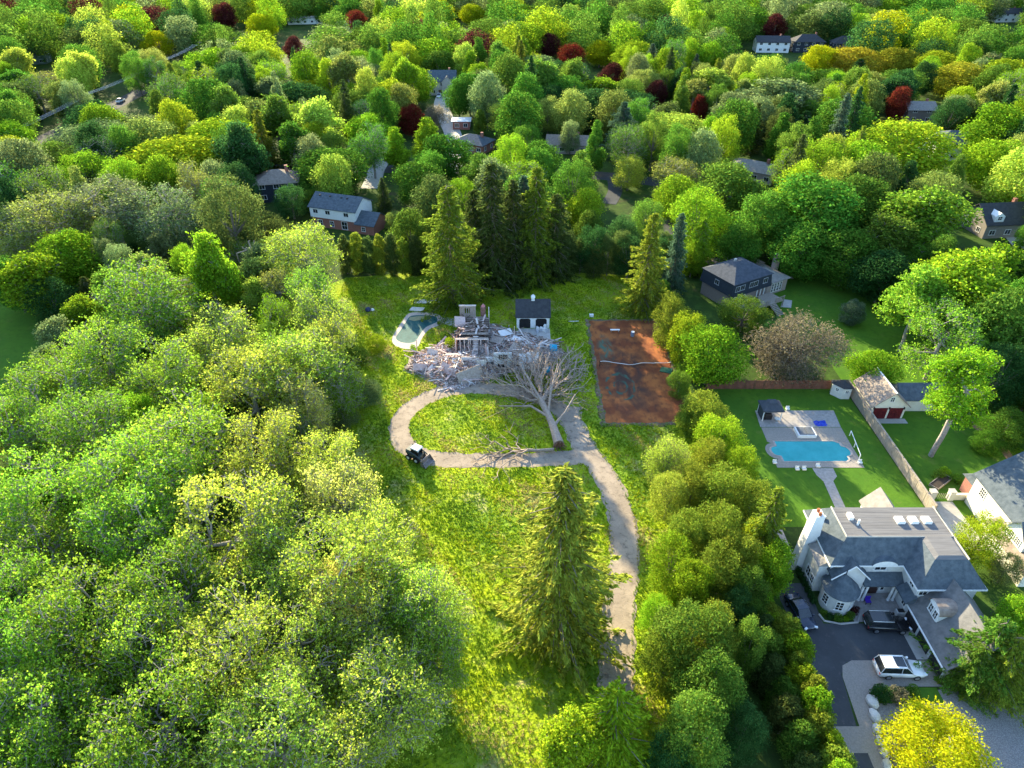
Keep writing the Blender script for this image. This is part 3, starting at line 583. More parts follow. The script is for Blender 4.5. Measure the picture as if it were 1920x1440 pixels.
# ---------------------------------------------------------------- cream garage with red doors, shed, fence, stucco house
rg = thing('garage', 'cream garage with dark red doors and weathered gable roof beside the long fence', 'garage', (59, 88, 0))
part(rg, 'wall', gable_walls(56.4, 61.6, 84.9, 91.2, 2.7, 2.3, 'y'), CREAM); rgr = part(rg, 'roof', gable_roof(56.4, 61.6, 84.9, 91.2, 2.78, 2.3, 'y', .45), SH_BROWN)
part(rg, 'ridge_cap', MB().box(58.9, 59.1, 84.4, 91.7, 5.2, 5.28), WHITE, rgr)
for x in (57.75, 60.2):
    d = part(rg, 'garage_door', MB().box(x - 1.05, x + 1.05, 84.83, 84.9, .02, 2.1), REDP)
    for i in range(4):
        for j in range(4): part(rg, 'door_panel', MB().box(x - .98 + i * .5, x - .98 + i * .5 + .42, 84.79, 84.83, .1 + j * .5, .5 + j * .5), REDP, d)
window(rg, (59.0, 84.9, 3.7), (0, -1), .6, .8, WHITE, 1, 1)
for x in (56.6, 58.98, 61.3): part(rg, 'lantern', MB().box(x - .08, x + .08, 84.72, 84.88, 1.9, 2.3), BLACKM)
part(rg, 'wing_wall', gable_walls(61.65, 68.5, 86.8, 91.0, 2.4, 1.5, 'x'), CREAM); part(rg, 'wing_roof', gable_roof(61.8, 68.5, 86.8, 91.0, 2.46, 1.5, 'x', .35), SH_BLUE)
struct('red_garage_apron', sheet([(56.6, 83.6), (62, 83.6), (62, 84.8), (56.6, 84.8)], .04), CONC)
sh = thing('garden_shed', 'small grey-white garden shed with windows by the end of the long fence', 'shed', (54.0, 91, 0))
part(sh, 'wall', MB().prism([(52.7, 91.4), (53.9, 90.0), (55.3, 90.0), (55.3, 92.2), (53.0, 92.2)], -.2, 2.2), STONEW)
part(sh, 'roof', MB().add([(52.4, 91.5, 2.2), (53.8, 89.75, 2.2), (55.55, 89.75, 2.2), (55.55, 92.45, 2.2), (52.8, 92.45, 2.2), (54.1, 91.2, 3.1)], [(4, 3, 2, 1, 0), (0, 1, 5), (1, 2, 5), (2, 3, 5), (3, 4, 5), (4, 0, 5)]), SH_DARK)
window(sh, (54.6, 90.0, 1.45), (0, -1), .5, .6, WHITE); window(sh, (53.3, 90.7, 1.45), (-1.4, -1.2), .5, .6, WHITE)
fe = thing('wooden_fence', 'long weathered board fence between the pool garden and the red-door garage', 'fence', (55.9, 78, 0))
y = 64.0; k = 0
while y < 92:
    part(fe, 'post', MB().box(55.83, 55.97, y - .07, y + .07, -.3, 2.0), WOODG)
    part(fe, 'rail', MB().box(55.86, 55.94, y + .07, y + 2.33, 1.55, 1.66), WOODG); part(fe, 'rail', MB().box(55.86, 55.94, y + .07, y + 2.33, .35, .46), WOODG)
    for b in range(8):
        zt = 1.8 + random.uniform(-.04, .05)
        part(fe, 'plank', MB().box(55.80, 55.855, y + .08 + b * .285, y + .08 + b * .285 + .262, 0.03, zt), WOODG)
        if b % 2: part(fe, 'plank', MB().box(55.945, 55.99, y + .2 + b * .285 - .285, y + .2 + b * .285 - .02, 0.03, zt), WOODG)
    part(fe, 'cap_board', MB().box(55.78, 56.04, y - .02, y + 2.36, 1.88, 1.93), WOODG)
    y += 2.4
f2 = thing('wooden_fence', 'reddish-brown board fence behind the pool garden under the brown tree', 'fence', (42, 92.6, 0))
for i in range(13):
    x = 32.5 + i * 1.6
    part(f2, 'post', MB().box(x - .06, x + .06, 92.9, 93.02, -.3, 1.9), mat('red_wood', (.13, .055, .035), (.2, .09, .06), .9, 2))
    for b in range(5): part(f2, 'plank', MB().box(x + .08 + b * .3, x + .08 + b * .3 + .28, 92.84, 92.9, .03, 1.75 + random.uniform(-.03, .03)), MATS['red_wood'])
# stucco house at the right edge: west wall along a line, slate roof, catslide porch
rh_ = thing('house', 'cream stucco house with mottled slate roof at the right edge of the picture', 'house', (66.5, 60.5, 0), 0, local=False)
part(rh_, 'wall', gable_walls(61.6, 71, 52.5, 66.6, 5.0, 3.6, 'y'), CREAM)
part(rh_, 'roof', gable_roof(61.6, 71, 52.5, 66.6, 5.05, 3.6, 'y', .4), SH_BLUE)
part(rh_, 'porch_roof', MB().add([(59.9, 52.0, 2.5), (61.6, 52.0, 3.6), (61.6, 60.6, 3.6), (59.9, 60.6, 2.5), (59.9, 52, 2.35), (61.6, 52, 3.4), (61.6, 60.6, 3.4), (59.9, 60.6, 2.35)], [(0, 1, 2, 3), (7, 6, 5, 4), (4, 5, 1, 0), (5, 6, 2, 1), (6, 7, 3, 2), (7, 4, 0, 3)]), SH_BROWN)
part(rh_, 'porch_wall', MB().box(60.3, 61.59, 52.5, 60.2, -.3, 2.5), CREAM)
part(rh_, 'cross_gable', gable_walls(60.9, 64, 55.0, 58.4, 4.6, 1.8, 'x'), WHITE); part(rh_, 'cross_gable_roof', gable_roof(60.9, 65.5, 55.0, 58.4, 4.66, 1.8, 'x', .3), SH_BLUE)
for y in (56.1, 57.3): window(rh_, (60.9, y, 3.9), (-1, 0), .8, 1.0, WHITE, 2, 2)
window(rh_, (61.6, 64.6, 3.6), (-1, 0), 1.0, 1.3, WHITE, 2, 2)
for y in (53.8, 57.5): window(rh_, (60.3, y, 1.4), (-1, 0), .8, 1.2, WHITE, 1, 2)
part(rh_, 'lean_to', MB().box(62.2, 66, 66.62, 69.0, -.3, 2.6), BRICK); part(rh_, 'lean_to_roof', MB().frustum((61.9, 66.3, 66.65, 69.4), 2.62, (62.2, 66, 66.66, 68.4), 3.4), SH_BLUE)
gt = thing('garden_gate', 'low stone gate with two piers at the corner of the stucco house', 'gate', (58.6, 67.1, 0))
for x in (57.2, 59.8):
    p = part(gt, 'pier', MB().box(x - .35, x + .35, 66.75, 67.45, -.2, 1.5), CREAM); part(gt, 'cap', MB().box(x - .42, x + .42, 66.68, 67.52, 1.5, 1.62), CONC, p)
part(gt, 'low_wall', MB().box(60.15, 62.1, 66.9, 67.3, -.2, 1.0), CREAM)
for k in range(8): part(gt, 'bar', MB().box(57.65 + k * .25, 57.7 + k * .25, 67.08, 67.12, .1, 1.1), WOODG)
pl = thing('planter_box', 'long raised wooden planter bed on the lawn by the stucco house', 'planter', (60.2, 70.3, 0), R(35), local=True)
for s in (-1, 1):
    part(pl, 'side_board', MB().box(-1.9, 1.9, s * .62 - .04, s * .62 + .04, 0, .4), WOODG); part(pl, 'end_board', MB().box(s * 1.86 - .04, s * 1.86 + .04, -.57, .57, 0, .38), WOODG)
part(pl, 'soil', MB().box(-1.82, 1.82, -.57, .57, 0, .32), mat('soil', (.06, .045, .035), None, .95, 5))

# ================================================================== POOLS AND GARDEN THINGS
def water_mat(name, tint, gloss=0.05):
    m = bpy.data.materials.new(name); m.use_nodes = True; t = m.node_tree; t.nodes.clear()
    tr = N(t, 'ShaderNodeBsdfTransparent'); tr.inputs['Color'].default_value = (*tint, 1)
    gl = N(t, 'ShaderNodeBsdfGlossy'); gl.inputs['Roughness'].default_value = gloss
    fr = N(t, 'ShaderNodeFresnel'); fr.inputs['IOR'].default_value = 1.33
    nz = N(t, 'ShaderNodeTexNoise'); nz.inputs['Scale'].default_value = 2.0; tc = N(t, 'ShaderNodeTexCoord'); t.links.new(tc.outputs['Object'], nz.inputs['Vector'])
    b = N(t, 'ShaderNodeBump'); b.inputs['Distance'].default_value = .04; t.links.new(nz.outputs['Fac'], b.inputs['Height']); t.links.new(b.outputs[0], gl.inputs['Normal']); t.links.new(b.outputs[0], fr.inputs['Normal'])
    mx = N(t, 'ShaderNodeMixShader'); t.links.new(fr.outputs[0], mx.inputs[0]); t.links.new(tr.outputs[0], mx.inputs[1]); t.links.new(gl.outputs[0], mx.inputs[2])
    o = N(t, 'ShaderNodeOutputMaterial'); t.links.new(mx.outputs[0], o.inputs['Surface']); return m
def pool_outline():
    p = [(39.72, 74.77), (48.8, 74.77), (49.3, 75.2), (49.35, 75.9)]
    p += [(49.35 + .9 * math.cos(a), 77.0 + 1.1 * math.sin(a)) for a in np.linspace(-math.pi / 2 + .2, math.pi / 2 - .2, 8)]
    p += [(49.35, 78.2), (49.3, 78.8), (48.6, 79.28), (39.72, 79.28), (39.72, 78.2)]
    p += [(39.3 - .7 * math.cos(a), 77.05 + 1.0 * math.sin(a)) for a in np.linspace(math.pi / 2, -math.pi / 2, 10)]
    p += [(39.72, 75.9)]; return p
PO = pool_outline(); nP = len(PO)
sp = thing('swimming_pool', 'bright turquoise swimming pool set in the stone patio', 'pool', (44.5, 77, 0))
part(sp, 'basin', MB().add([(x, y, .05) for x, y in PO] + [(x, y, .03) for x, y in PO], [tuple(range(nP, 2 * nP))] + [(i, nP + i, nP + (i + 1) % nP, (i + 1) % nP) for i in range(nP)]),
     mat('pool_lining', (0.03, 0.60, 0.52), (0.12, 0.78, 0.70), .6, .35, lo=.3, hi=.7))
part(sp, 'water', sheet(PO, .045), water_mat('pool_water', (.82, .97, 1.0)))
cp = MB()
ct = [np.array(p) for p in PO]; cc = np.mean(ct, axis=0)
for i in range(nP):
    a, b = ct[i], ct[(i + 1) % nP]; da = (a - cc) / np.linalg.norm(a - cc) * .3; db = (b - cc) / np.linalg.norm(b - cc) * .3
    cp.add([(*a, .09), (*b, .09), (*(b + db), .09), (*(a + da), .09), (*a, .0), (*b, .0)], [(0, 1, 2, 3), (0, 4, 5, 1)])
part(sp, 'coping', cp, COPING)

gz = thing('gazebo', 'dark canvas gazebo at the corner of the upper patio', 'gazebo', (40.6, 85.4, 0))
for x in (39.3, 42.1):
    for y in (84.2, 86.6): part(gz, 'post', MB().box(x - .06, x + .06, y - .06, y + .06, .06, 2.15), WHITE)
gc = part(gz, 'canopy', MB().frustum((39.05, 42.35, 83.95, 86.85), 2.15, (40.2, 41.2, 85.0, 85.8), 2.95).frustum((40.0, 41.4, 84.8, 86.0), 3.0, (40.68, 40.72, 85.38, 85.42), 3.4), mat('grey_canvas', (.045, .055, .07), (.07, .08, .095), .85, 1.5))
part(gz, 'valance', MB().box(39.04, 42.36, 83.93, 83.96, 1.95, 2.16).box(39.04, 42.36, 86.85, 86.88, 1.95, 2.16).box(39.03, 39.06, 83.96, 86.85, 1.95, 2.16).box(42.34, 42.37, 83.96, 86.85, 1.95, 2.16), MATS['grey_canvas'], gc)
part(gz, 'side_screen', MB().box(39.24, 39.28, 84.3, 86.5, .1, 2.1), MATS['grey_canvas'])
bb = thing('barbecue', 'dark barbecue under the gazebo', 'barbecue', (40.3, 84.8, 0))
part(bb, 'cabinet', MB().box(39.7, 40.9, 84.5, 85.1, .06, .85), BLACKM); part(bb, 'lid', MB().tube([(39.85, 84.8, .9), (40.75, 84.8, .9)], .28, 10), BLACKM)
tb = thing('patio_table', 'small round white-topped patio table beside the gazebo', 'table', (41.5, 84.0, 0))
part(tb, 'table_top', MB().lathe([(.45, .72), (.45, .76)], (41.5, 84.0), 16), WHITE); part(tb, 'leg', MB().lathe([(.05, .1), (.05, .72)], (41.5, 84.0), 8), STEEL); part(tb, 'base', MB().lathe([(.3, .062), (.25, .1)], (41.5, 84.0), 12), STEEL)
hs = thing('hot_tub', 'white rimmed hot tub with grey cover on the patio by the pool', 'hot tub', (44.9, 81, 0))
part(hs, 'tub', MB().frustum((43.5, 46.3, 80.0, 82.1), .06, (43.5, 46.3, 80.0, 82.1), .6), WHITE)
for k in range(2): part(hs, 'cover', MB().frustum((43.75 + k * 1.17, 44.88 + k * 1.17, 80.15, 81.95), .602, (43.8 + k * 1.17, 44.84 + k * 1.17, 80.2, 81.9), .72), mat('grey_vinyl', (.09, .10, .115), (.12, .13, .15), .5, 2))
t = MB(); g = 9
for j in range(g):
    for i in range(g): t.V.append((47.3 + 1.9 * i / (g - 1) + random.uniform(-.06, .06), 82.9 + 1.3 * j / (g - 1) + random.uniform(-.06, .06), .075 + random.uniform(0, .28) * (0 < i < g - 1 and 0 < j < g - 1)))
t.F = [(j * g + i, j * g + i + 1, (j + 1) * g + i + 1, (j + 1) * g + i) for j in range(g - 1) for i in range(g - 1) if not ((i in (0, g - 2)) and (j in (0, g - 2)))]
single('blue_tarp', t, BLUEP, 'crumpled bright blue tarp on the upper patio', 'tarp')
dv = thing('pool_pole', 'white pole rail along the pool patio edge', 'rail', (51.2, 78, 0))
part(dv, 'pole', MB().tube([(51.6, 80.6, 1.0), (50.75, 75.1, 1.0)], .06, 8), WHITE)
for x, y in ((51.6, 80.6), (51.2, 77.9), (50.75, 75.1)): part(dv, 'post', MB().box(x - .05, x + .05, y - .05, y + .05, .05, 1.0), WHITE)
for x, y, l in ((38.2, 74.4, 'small white chair on the grass left of the pool'), (41.0, 73.0, 'small white cushion on the grass below the pool'), (42.0, 73.0, 'white stool at the bottom edge of the pool patio'), (44.2, 73.6, 'white lounger pad at the head of the garden path'), (50.6, 74.4, 'white bin at the lower right corner of the pool patio'), (44.3, 87.2, 'white chair behind the upper patio')):
    s = thing('garden_chair', l, 'seat', (x, y, 0)); part(s, 'seat', MB().box(x - .28, x + .28, y - .22, y + .22, .08, .3), WHITE); part(s, 'backrest', MB().box(x - .28, x + .28, y + .17, y + .22, .3, .6), WHITE)

# old kidney pool
ko = catmull([(-22.4, 108.4), (-21.2, 106.2), (-19, 105.2), (-17.3, 106), (-16.8, 109), (-15.8, 112.2), (-13.6, 114.2), (-13.8, 117), (-15.6, 118.4), (-18, 118.8), (-20.4, 118.4), (-21.3, 115.5), (-22, 112)], 5, True)
ki = catmull([(-21.7, 109.2), (-20.8, 107.8), (-19.2, 107.3), (-17.9, 107.9), (-17.4, 110), (-16.5, 113), (-14.6, 115), (-14.8, 116.8), (-16, 117.5), (-18.2, 117.7), (-20, 117.2), (-20.6, 115), (-21.2, 112)], 5, True)
kp = thing('kidney_pool', 'abandoned kidney-shaped pool with sagging teal cover beside the wrecked house', 'pool', (-18.5, 112.5, 0))
nk = len(ko)
part(kp, 'coping', MB().add([(*a, .06) for a in ko] + [(*a, .06) for a in ki] + [(*a, .0) for a in ki], [(i, (i + 1) % nk, nk + (i + 1) % nk, nk + i) for i in range(nk)] + [(nk + i, nk + (i + 1) % nk, 2 * nk + (i + 1) % nk, 2 * nk + i) for i in range(nk)]), COPING)
kc = np.mean(ki, axis=0); vs = [(kc[0], kc[1], .028)]; fs = []
for r_, z_ in ((.45, .028), (.8, .032), (1.0, .05)):
    vs += [(kc[0] + (a[0] - kc[0]) * r_, kc[1] + (a[1] - kc[1]) * r_, z_) for a in ki]
fs = [(0, 1 + i, 1 + (i + 1) % nk) for i in range(nk)] + [(1 + j * nk + i, 1 + (j + 1) * nk + i, 1 + (j + 1) * nk + (i + 1) % nk, 1 + j * nk + (i + 1) % nk) for j in range(2) for i in range(nk)]
part(kp, 'cover', MB().add(vs, fs), TARP)
part(kp, 'sandy_patch', sheet([(-20.0, 116.9), (-18.2, 117.3), (-16.6, 117.2), (-17.4, 116.0), (-19.0, 115.4), (-20.2, 115.9)], .058), mat('silt', (.22, .22, .13), (.3, .3, .18), .9, 2))
struct('pool_path', ribbon([(-14, 115.5), (-12, 115.2), (-10, 114)], 2.6, .05, .1), CONC)
for k, (x, y, a, l) in enumerate(((-18.1, 123.2, 2.2, 'long pale slab on the lawn farthest beyond the kidney pool'), (-19, 120.0, 1.5, 'mottled slab just beyond the kidney pool'), (-14.9, 123.4, 1.0, 'small pale slab on the lawn right of the long slab'))):
    single('broken_slab', MB().prism([(x - a, y - .6), (x + a * .8, y - .9), (x + a, y + .5), (x - a * .7, y + .8)], .03, .2), mat('pale_concrete', (.5, .48, .47), (.62, .6, .58), .9, 2), l, 'slab')
gb = thing('garbage_bag', 'dark blue and white bundle on the grass left of the kidney pool', 'bag', (-28.7, 119.5, 0))
part(gb, 'bag', MB().lathe([(.5, 0.02), (.65, .3), (.45, .65), (.1, .85)], (-28.7, 119.5), 9), mat('navy_plastic', (.03, .04, .10), None, .4, 3, bump=.05)); part(gb, 'bundle', MB().lathe([(.35, 0.02), (.4, .2), (.2, .45)], (-27.8, 119.6), 8), WHITE)

# tennis net, bench and lines
tn = thing('tennis_net', 'sagging tennis net with white band across the red clay court', 'net', (21.5, 99.7, 0))
for x in (15.4, 27.8): part(tn, 'post', MB().tube([(x, 99.7, -.2), (x, 99.7, 1.1)], .06, 8), BLACKM)
bandp = [(15.4 + 12.4 * i / 24, 99.7 + .25 * math.sin(i * .5), .95 - .5 * math.sin(math.pi * i / 24) + .05 * math.sin(i)) for i in range(25)]
bd = MB()
for i in range(24):
    a, b = bandp[i], bandp[i + 1]; bd.add([(*a[:2], a[2]), (*b[:2], b[2]), (*b[:2], b[2] + .08), (*a[:2], a[2] + .08), (a[0], a[1] + .06, a[2] + .08), (b[0], b[1] + .06, b[2] + .08)], [(0, 1, 2, 3), (3, 2, 5, 4)])
part(tn, 'band', bd, WHITE)
nm = MB()
for i in range(24):
    a, b = bandp[i], bandp[i + 1]
    for k in range(5):
        x = a[0] + (b[0] - a[0]) * k / 5; nm.box(x - .008, x + .008, a[1] + .01, a[1] + .02, .05, a[2])
    for z in (.15, .3, .45): nm.add([(*a[:2], z), (*b[:2], z), (*b[:2], z + .015), (*a[:2], z + .015)], [(0, 1, 2, 3)])
part(tn, 'netting', nm, BLACKM)
bn = thing('court_bench', 'white-topped bench at the far end of the clay court', 'bench', (19.5, 111.4, 0))
part(bn, 'seat', MB().box(18.6, 20.4, 111.15, 111.6, .45, .52), WHITE)
for x in (18.8, 20.2): part(bn, 'leg', MB().box(x - .05, x + .05, 111.2, 111.55, .05, .45), STEEL)
bt = thing('barrel', 'blue-grey barrel standing on the clay court', 'barrel', (22.6, 109.8, 0)); part(bt, 'drum', MB().lathe([(.33, .05), (.36, .3), (.36, .75), (.32, .95)], (22.6, 109.8), 14), mat('blue_grey', (.16, .2, .28), None, .5, 3)); part(bt, 'lid', MB().lathe([(.33, .95), (.33, 1.0)], (22.6, 109.8), 14), WHITE)
gn = single('net_heap', MB().prism([(25.6, 98.0), (27.6, 97.2), (28.0, 98.8), (26.2, 99.3)], .05, .18), mat('green_net', (.02, .10, .06), (.04, .15, .09), .9, 5, bump=.05), 'heap of green netting by the right end of the tennis net', 'netting')
single('white_crate', MB().box(15.2, 16.0, 116.9, 117.5, .03, .5), WHITE, 'small white crate on the grass by the far left corner of the court', 'crate')
single('white_rail', MB().obox((12.0, 115.2, .1), (2.0, .12, .12), Matrix.Rotation(.05, 3, 'Z')), WHITE, 'white length of timber on the grass between garage and court', 'timber')

# ================================================================== CARS
def car(name, label, x, y, rz, L, W, H, paint, group, suv=True, pano=None):
    c = thing(name, label, 'car', (x, y, .035), rz, group, local=True)
    hl, hw_ = L / 2, W / 2; zb = .28; belt = H * (.56 if suv else .6); n = 15
    # body shell: stations from tail to nose, each an 8-point section
    st_ = [(-1.0, .80, belt * .70), (-.985, .93, belt * .93), (-.93, .985, belt * 1.0), (-.7, 1, belt), (-.3, 1, belt), (.1, 1, belt * .99), (.32, .99, belt * .97), (.55, .97, belt * .90), (.8, .93, belt * .83), (.93, .86, belt * .76), (.99, .72, belt * .66)]
    vs = []; m8 = 10
    for u, ww, zt in st_:
        X = u * hl; w_ = hw_ * ww; e = .06 if abs(u) > .97 else 0
        vs += [(X, -w_ * .86, zb + e), (X, -w_ * .97, zb + .12 + e), (X, -w_, zb + (zt - zb) * .55), (X, -w_ * .97, zt - .07), (X, -w_ * .88, zt), (X, w_ * .88, zt), (X, w_ * .97, zt - .07), (X, w_, zb + (zt - zb) * .55), (X, w_ * .97, zb + .12 + e), (X, w_ * .86, zb + e)]
    ns = len(st_)
    fs = [(i * m8 + k, i * m8 + (k + 1) % m8, (i + 1) * m8 + (k + 1) % m8, (i + 1) * m8 + k) for i in range(ns - 1) for k in range(m8)] + [tuple(range(m8 - 1, -1, -1)), tuple(range((ns - 1) * m8, ns * m8))]
    smooth(part(c, 'body', MB().add(vs, fs), paint))
    # glasshouse
    if suv: gs = [(-.97, belt - .02, .90, .1), (-.86, H * .965, .78, 0), (-.3, H, .80, 0), (.08, H * .985, .79, 0), (.40, belt - .03, .88, .1)]
    else: gs = [(-.72, belt - .02, .86, 0), (-.42, H * .96, .72, 0), (-.1, H, .74, 0), (.12, H * .98, .73, 0), (.46, belt - .03, .86, 0)]
    vs = []; 
    for u, z, ww, _ in gs: vs += [(u * hl, -hw_ * .9, belt - .03), (u * hl, -hw_ * ww, z), (u * hl, hw_ * ww, z), (u * hl, hw_ * .9, belt - .03)]
    part(c, 'windows', MB().add(vs, [(i * 4 + k, i * 4 + k + 1, i * 4 + 5 + k, i * 4 + 4 + k) for i in range(4) for k in range(3)]), GLASS)
    # painted roof and pillars
    r = gs; ro = MB(); a, b, d = r[1], r[2], r[3]
    vs = []
    for u, z, ww, _ in (a, b, d): vs += [(u * hl, -hw_ * (ww + .012), z - .03), (u * hl, -hw_ * (ww - .03), z + .025), (u * hl, hw_ * (ww - .03), z + .025), (u * hl, hw_ * (ww + .012), z - .03)]
    ro.add(vs, [(i * 4 + k, i * 4 + k + 1, i * 4 + 5 + k, i * 4 + 4 + k) for i in range(2) for k in range(3)] + [(0, 3, 2, 1), (8, 9, 10, 11)])
    rf_ = part(c, 'roof', ro, paint)
    for s in (-1, 1):
        pts = [(g_[0] * hl, s * hw_ * (g_[2] + .005), g_[1]) for g_ in gs]
        part(c, 'pillar', MB().tube([pts[0], pts[1]], .045, 4).tube([pts[3], pts[4]], .045, 4).tube([(-.12 * hl, s * hw_ * .81, H * .97), (-.1 * hl, s * hw_ * .905, belt - .02)], .04, 4), paint)
    if pano: part(c, 'sunroof', MB().add([(pano[0] * hl, -hw_ * .6, H + .032), (pano[1] * hl, -hw_ * .6, H * .99 + .03), (pano[1] * hl, hw_ * .6, H * .99 + .03), (pano[0] * hl, hw_ * .6, H + .032)], [(0, 1, 2, 3)]), GLASS, rf_)
    for s in (-1, 1):
        part(c, 'roof_rail', MB().tube([(a[0] * hl, s * hw_ * .74, H * .965 + .06), (d[0] * hl, s * hw_ * .74, H + .045)], .025, 5), STEEL, rf_)
        part(c, 'headlight', MB().obox((.95 * hl, s * hw_ * .66, belt * .7), (.22, .36, .16), Matrix.Rotation(s * -.4, 3, 'Z')), mat('lamp_glass', (.7, .72, .75), None, .15, 2))
        part(c, 'tail_light', MB().box(-.995 * hl, -.95 * hl, s * hw_ * .78 - .13, s * hw_ * .78 + .13, belt * .72, belt * .9), mat('tail_red', (.35, .01, .01), None, .3, 2))
        part(c, 'mirror', MB().box(.36 * hl, .44 * hl, s * hw_ * 1.02 - .1, s * hw_ * 1.02 + .1, belt, belt + .15), paint)
        for u in (-.58, .6):
            X = u * hl; rr = .36 if suv else .32; Y = s * hw_ * .9
            wh = part(c, 'wheel', MB().tube([(X, Y - .12, rr - .01), (X, Y + .12, rr - .01)], rr, 18), RUBBER)
            part(c, 'rim', MB().tube([(X, Y + s * .115, rr - .01), (X, Y + s * .135, rr - .01)], rr * .66, 12), STEEL, wh)
    part(c, 'number_plate', MB().box(-1.005 * hl, -.99 * hl, -.25, .25, belt * .55, belt * .66), WHITE)
    return c
def paint(name, c, rough=.22):
    m = mat(name, c, None, rough, 1, spec=.6); m.node_tree.nodes['Principled BSDF'].inputs['Coat Weight'].default_value = .6; m.node_tree.nodes['Principled BSDF'].inputs['Coat Roughness'].default_value = .05; return m
car('parked_car', 'black sport utility vehicle with silver roof rails nosed up to the porch', 42.1, 47.0, R(-3), 4.8, 1.95, 1.8, paint('black_paint', (.012, .012, .014)), 'cars in the mansion forecourt', True, (-.25, .05))
car('parked_car', 'white sport utility vehicle with glass sunroof on the paved border', 41.0, 41.5, R(-2), 5.0, 1.97, 1.78, paint('pearl_paint', (.72, .72, .71)), 'cars in the mansion forecourt', True, (-.35, .06))
car('parked_car', 'dark navy saloon parked beside the tall hedge', 33.0, 48.6, R(-80), 4.7, 1.85, 1.45, paint('navy_paint', (.012, .02, .045)), 'cars in the mansion forecourt', False)
car('parked_car', 'tiny pale car in the drive of the far grey-gabled house', -30.2, 299.5, R(-90), 4.6, 1.85, 1.5, MATS['pearl_paint'], None, False)
car('parked_car', 'pale car half hidden on the street at far left by the wires', -158, 291, R(85), 4.6, 1.85, 1.5, MATS['pearl_paint'], None, False)
car('parked_car', 'silver car parked behind the white and brick house', -44.5, 178.5, R(-20), 4.6, 1.85, 1.5, paint('silver_paint', (.5, .51, .53)), None, False)

# ================================================================== SKID STEER
sk = thing('skid_steer', 'compact skid-steer loader with white cab roof parked on the drive loop', 'loader', (-13.9, 75.3, .045), R(-32), local=True); sk.scale = (1.12, 1.12, 1.12)
BODY = mat('loader_green', (.05, .075, .075), (.08, .10, .10), .5, 3)
part(sk, 'chassis', MB().box(-1.25, .75, -.5, .5, .3, .95).frustum((-1.35, -.5, -.62, .62), .95, (-1.25, -.5, -.55, .55), 1.55), BODY)
cb = part(sk, 'cab', MB().box(-.5, .62, -.5, -.44, .95, 1.95).box(-.5, .62, .44, .5, .95, 1.95).box(-.5, -.44, -.44, .44, .95, 1.95).box(.5, .56, -.5, -.4, .95, 1.95).box(.5, .56, .4, .5, .95, 1.95), BLACKM)
part(sk, 'cab_roof', MB().frustum((-.58, .72, -.56, .56), 1.95, (-.5, .64, -.5, .5), 2.08), WHITE, cb)
part(sk, 'seat', MB().box(-.35, .1, -.25, .25, .95, 1.15).box(-.4, -.3, -.25, .25, 1.15, 1.6), RUBBER, cb)
for s in (-1, 1):
    ar = part(sk, 'lift_arm', MB().tube([(-1.2, s * .68, 1.5), (.2, s * .68, 1.35), (1.1, s * .68, .95), (1.5, s * .68, .35)], .1, 4), BODY)
    part(sk, 'cylinder', MB().tube([(-.7, s * .6, .8), (.3, s * .6, 1.25)], .05, 6), STEEL, ar)
    part(sk, 'work_light', MB().box(.62, .7, s * .42 - .08, s * .42 + .08, 1.78, 1.92), mat('lamp_glass', (.7, .72, .75), None, .15, 2), cb)
    for x in (-.85, .45):
        wh = part(sk, 'wheel', MB().tube([(x, s * .66 - .16, .42), (x, s * .66 + .16, .42)], .42, 16), RUBBER); part(sk, 'rim', MB().tube([(x, s * .82, .42), (x, s * .84, .42)], .22, 12), WHITE, wh)
bk = [(1.35, .95), (1.3, .2), (1.45, .03), (2.15, .02), (2.15, .08), (1.5, .1), (1.4, .25), (1.45, .95)]
part(sk, 'bucket', MB().add([(p[0], -.95, p[1]) for p in bk] + [(p[0], .95, p[1]) for p in bk], [tuple(range(8)), tuple(range(15, 7, -1))] + [(i, 8 + i, 8 + (i + 1) % 8, (i + 1) % 8) for i in range(8)]).add([(1.4, -.93, .95), (1.4, -.93, .05), (2.1, -.93, .05), (1.4, .93, .95), (1.4, .93, .05), (2.1, .93, .05)], [(0, 1, 2), (3, 5, 4)]), mat('worn_steel', (.22, .17, .16), (.35, .3, .29), .6, 4, metal=.3))

# ================================================================== TREE PROTOTYPES
def unit(v): return v / np.maximum(np.linalg.norm(v, axis=-1, keepdims=True), 1e-6)
def leaf_quads(C, Nn, S, aspect=0.62, droop=None, T=None):
    n = len(C)
    if T is None: T = np.cross(Nn, rng.normal(size=(n, 3)))
    T = unit(T); B = unit(np.cross(Nn, T)); S = S[:, None]
    V = np.empty((n, 4, 3)); V[:, 0] = C - T * S * .5; V[:, 1] = C + B * S * .5 * aspect + T * S * .08; V[:, 2] = C + T * S * .5; V[:, 3] = C - B * S * .5 * aspect + T * S * .08
    return V.reshape(-1, 3)
def quads_mesh(name, V): return np_mesh(name, V, np.arange(len(V)).reshape(-1, 4))

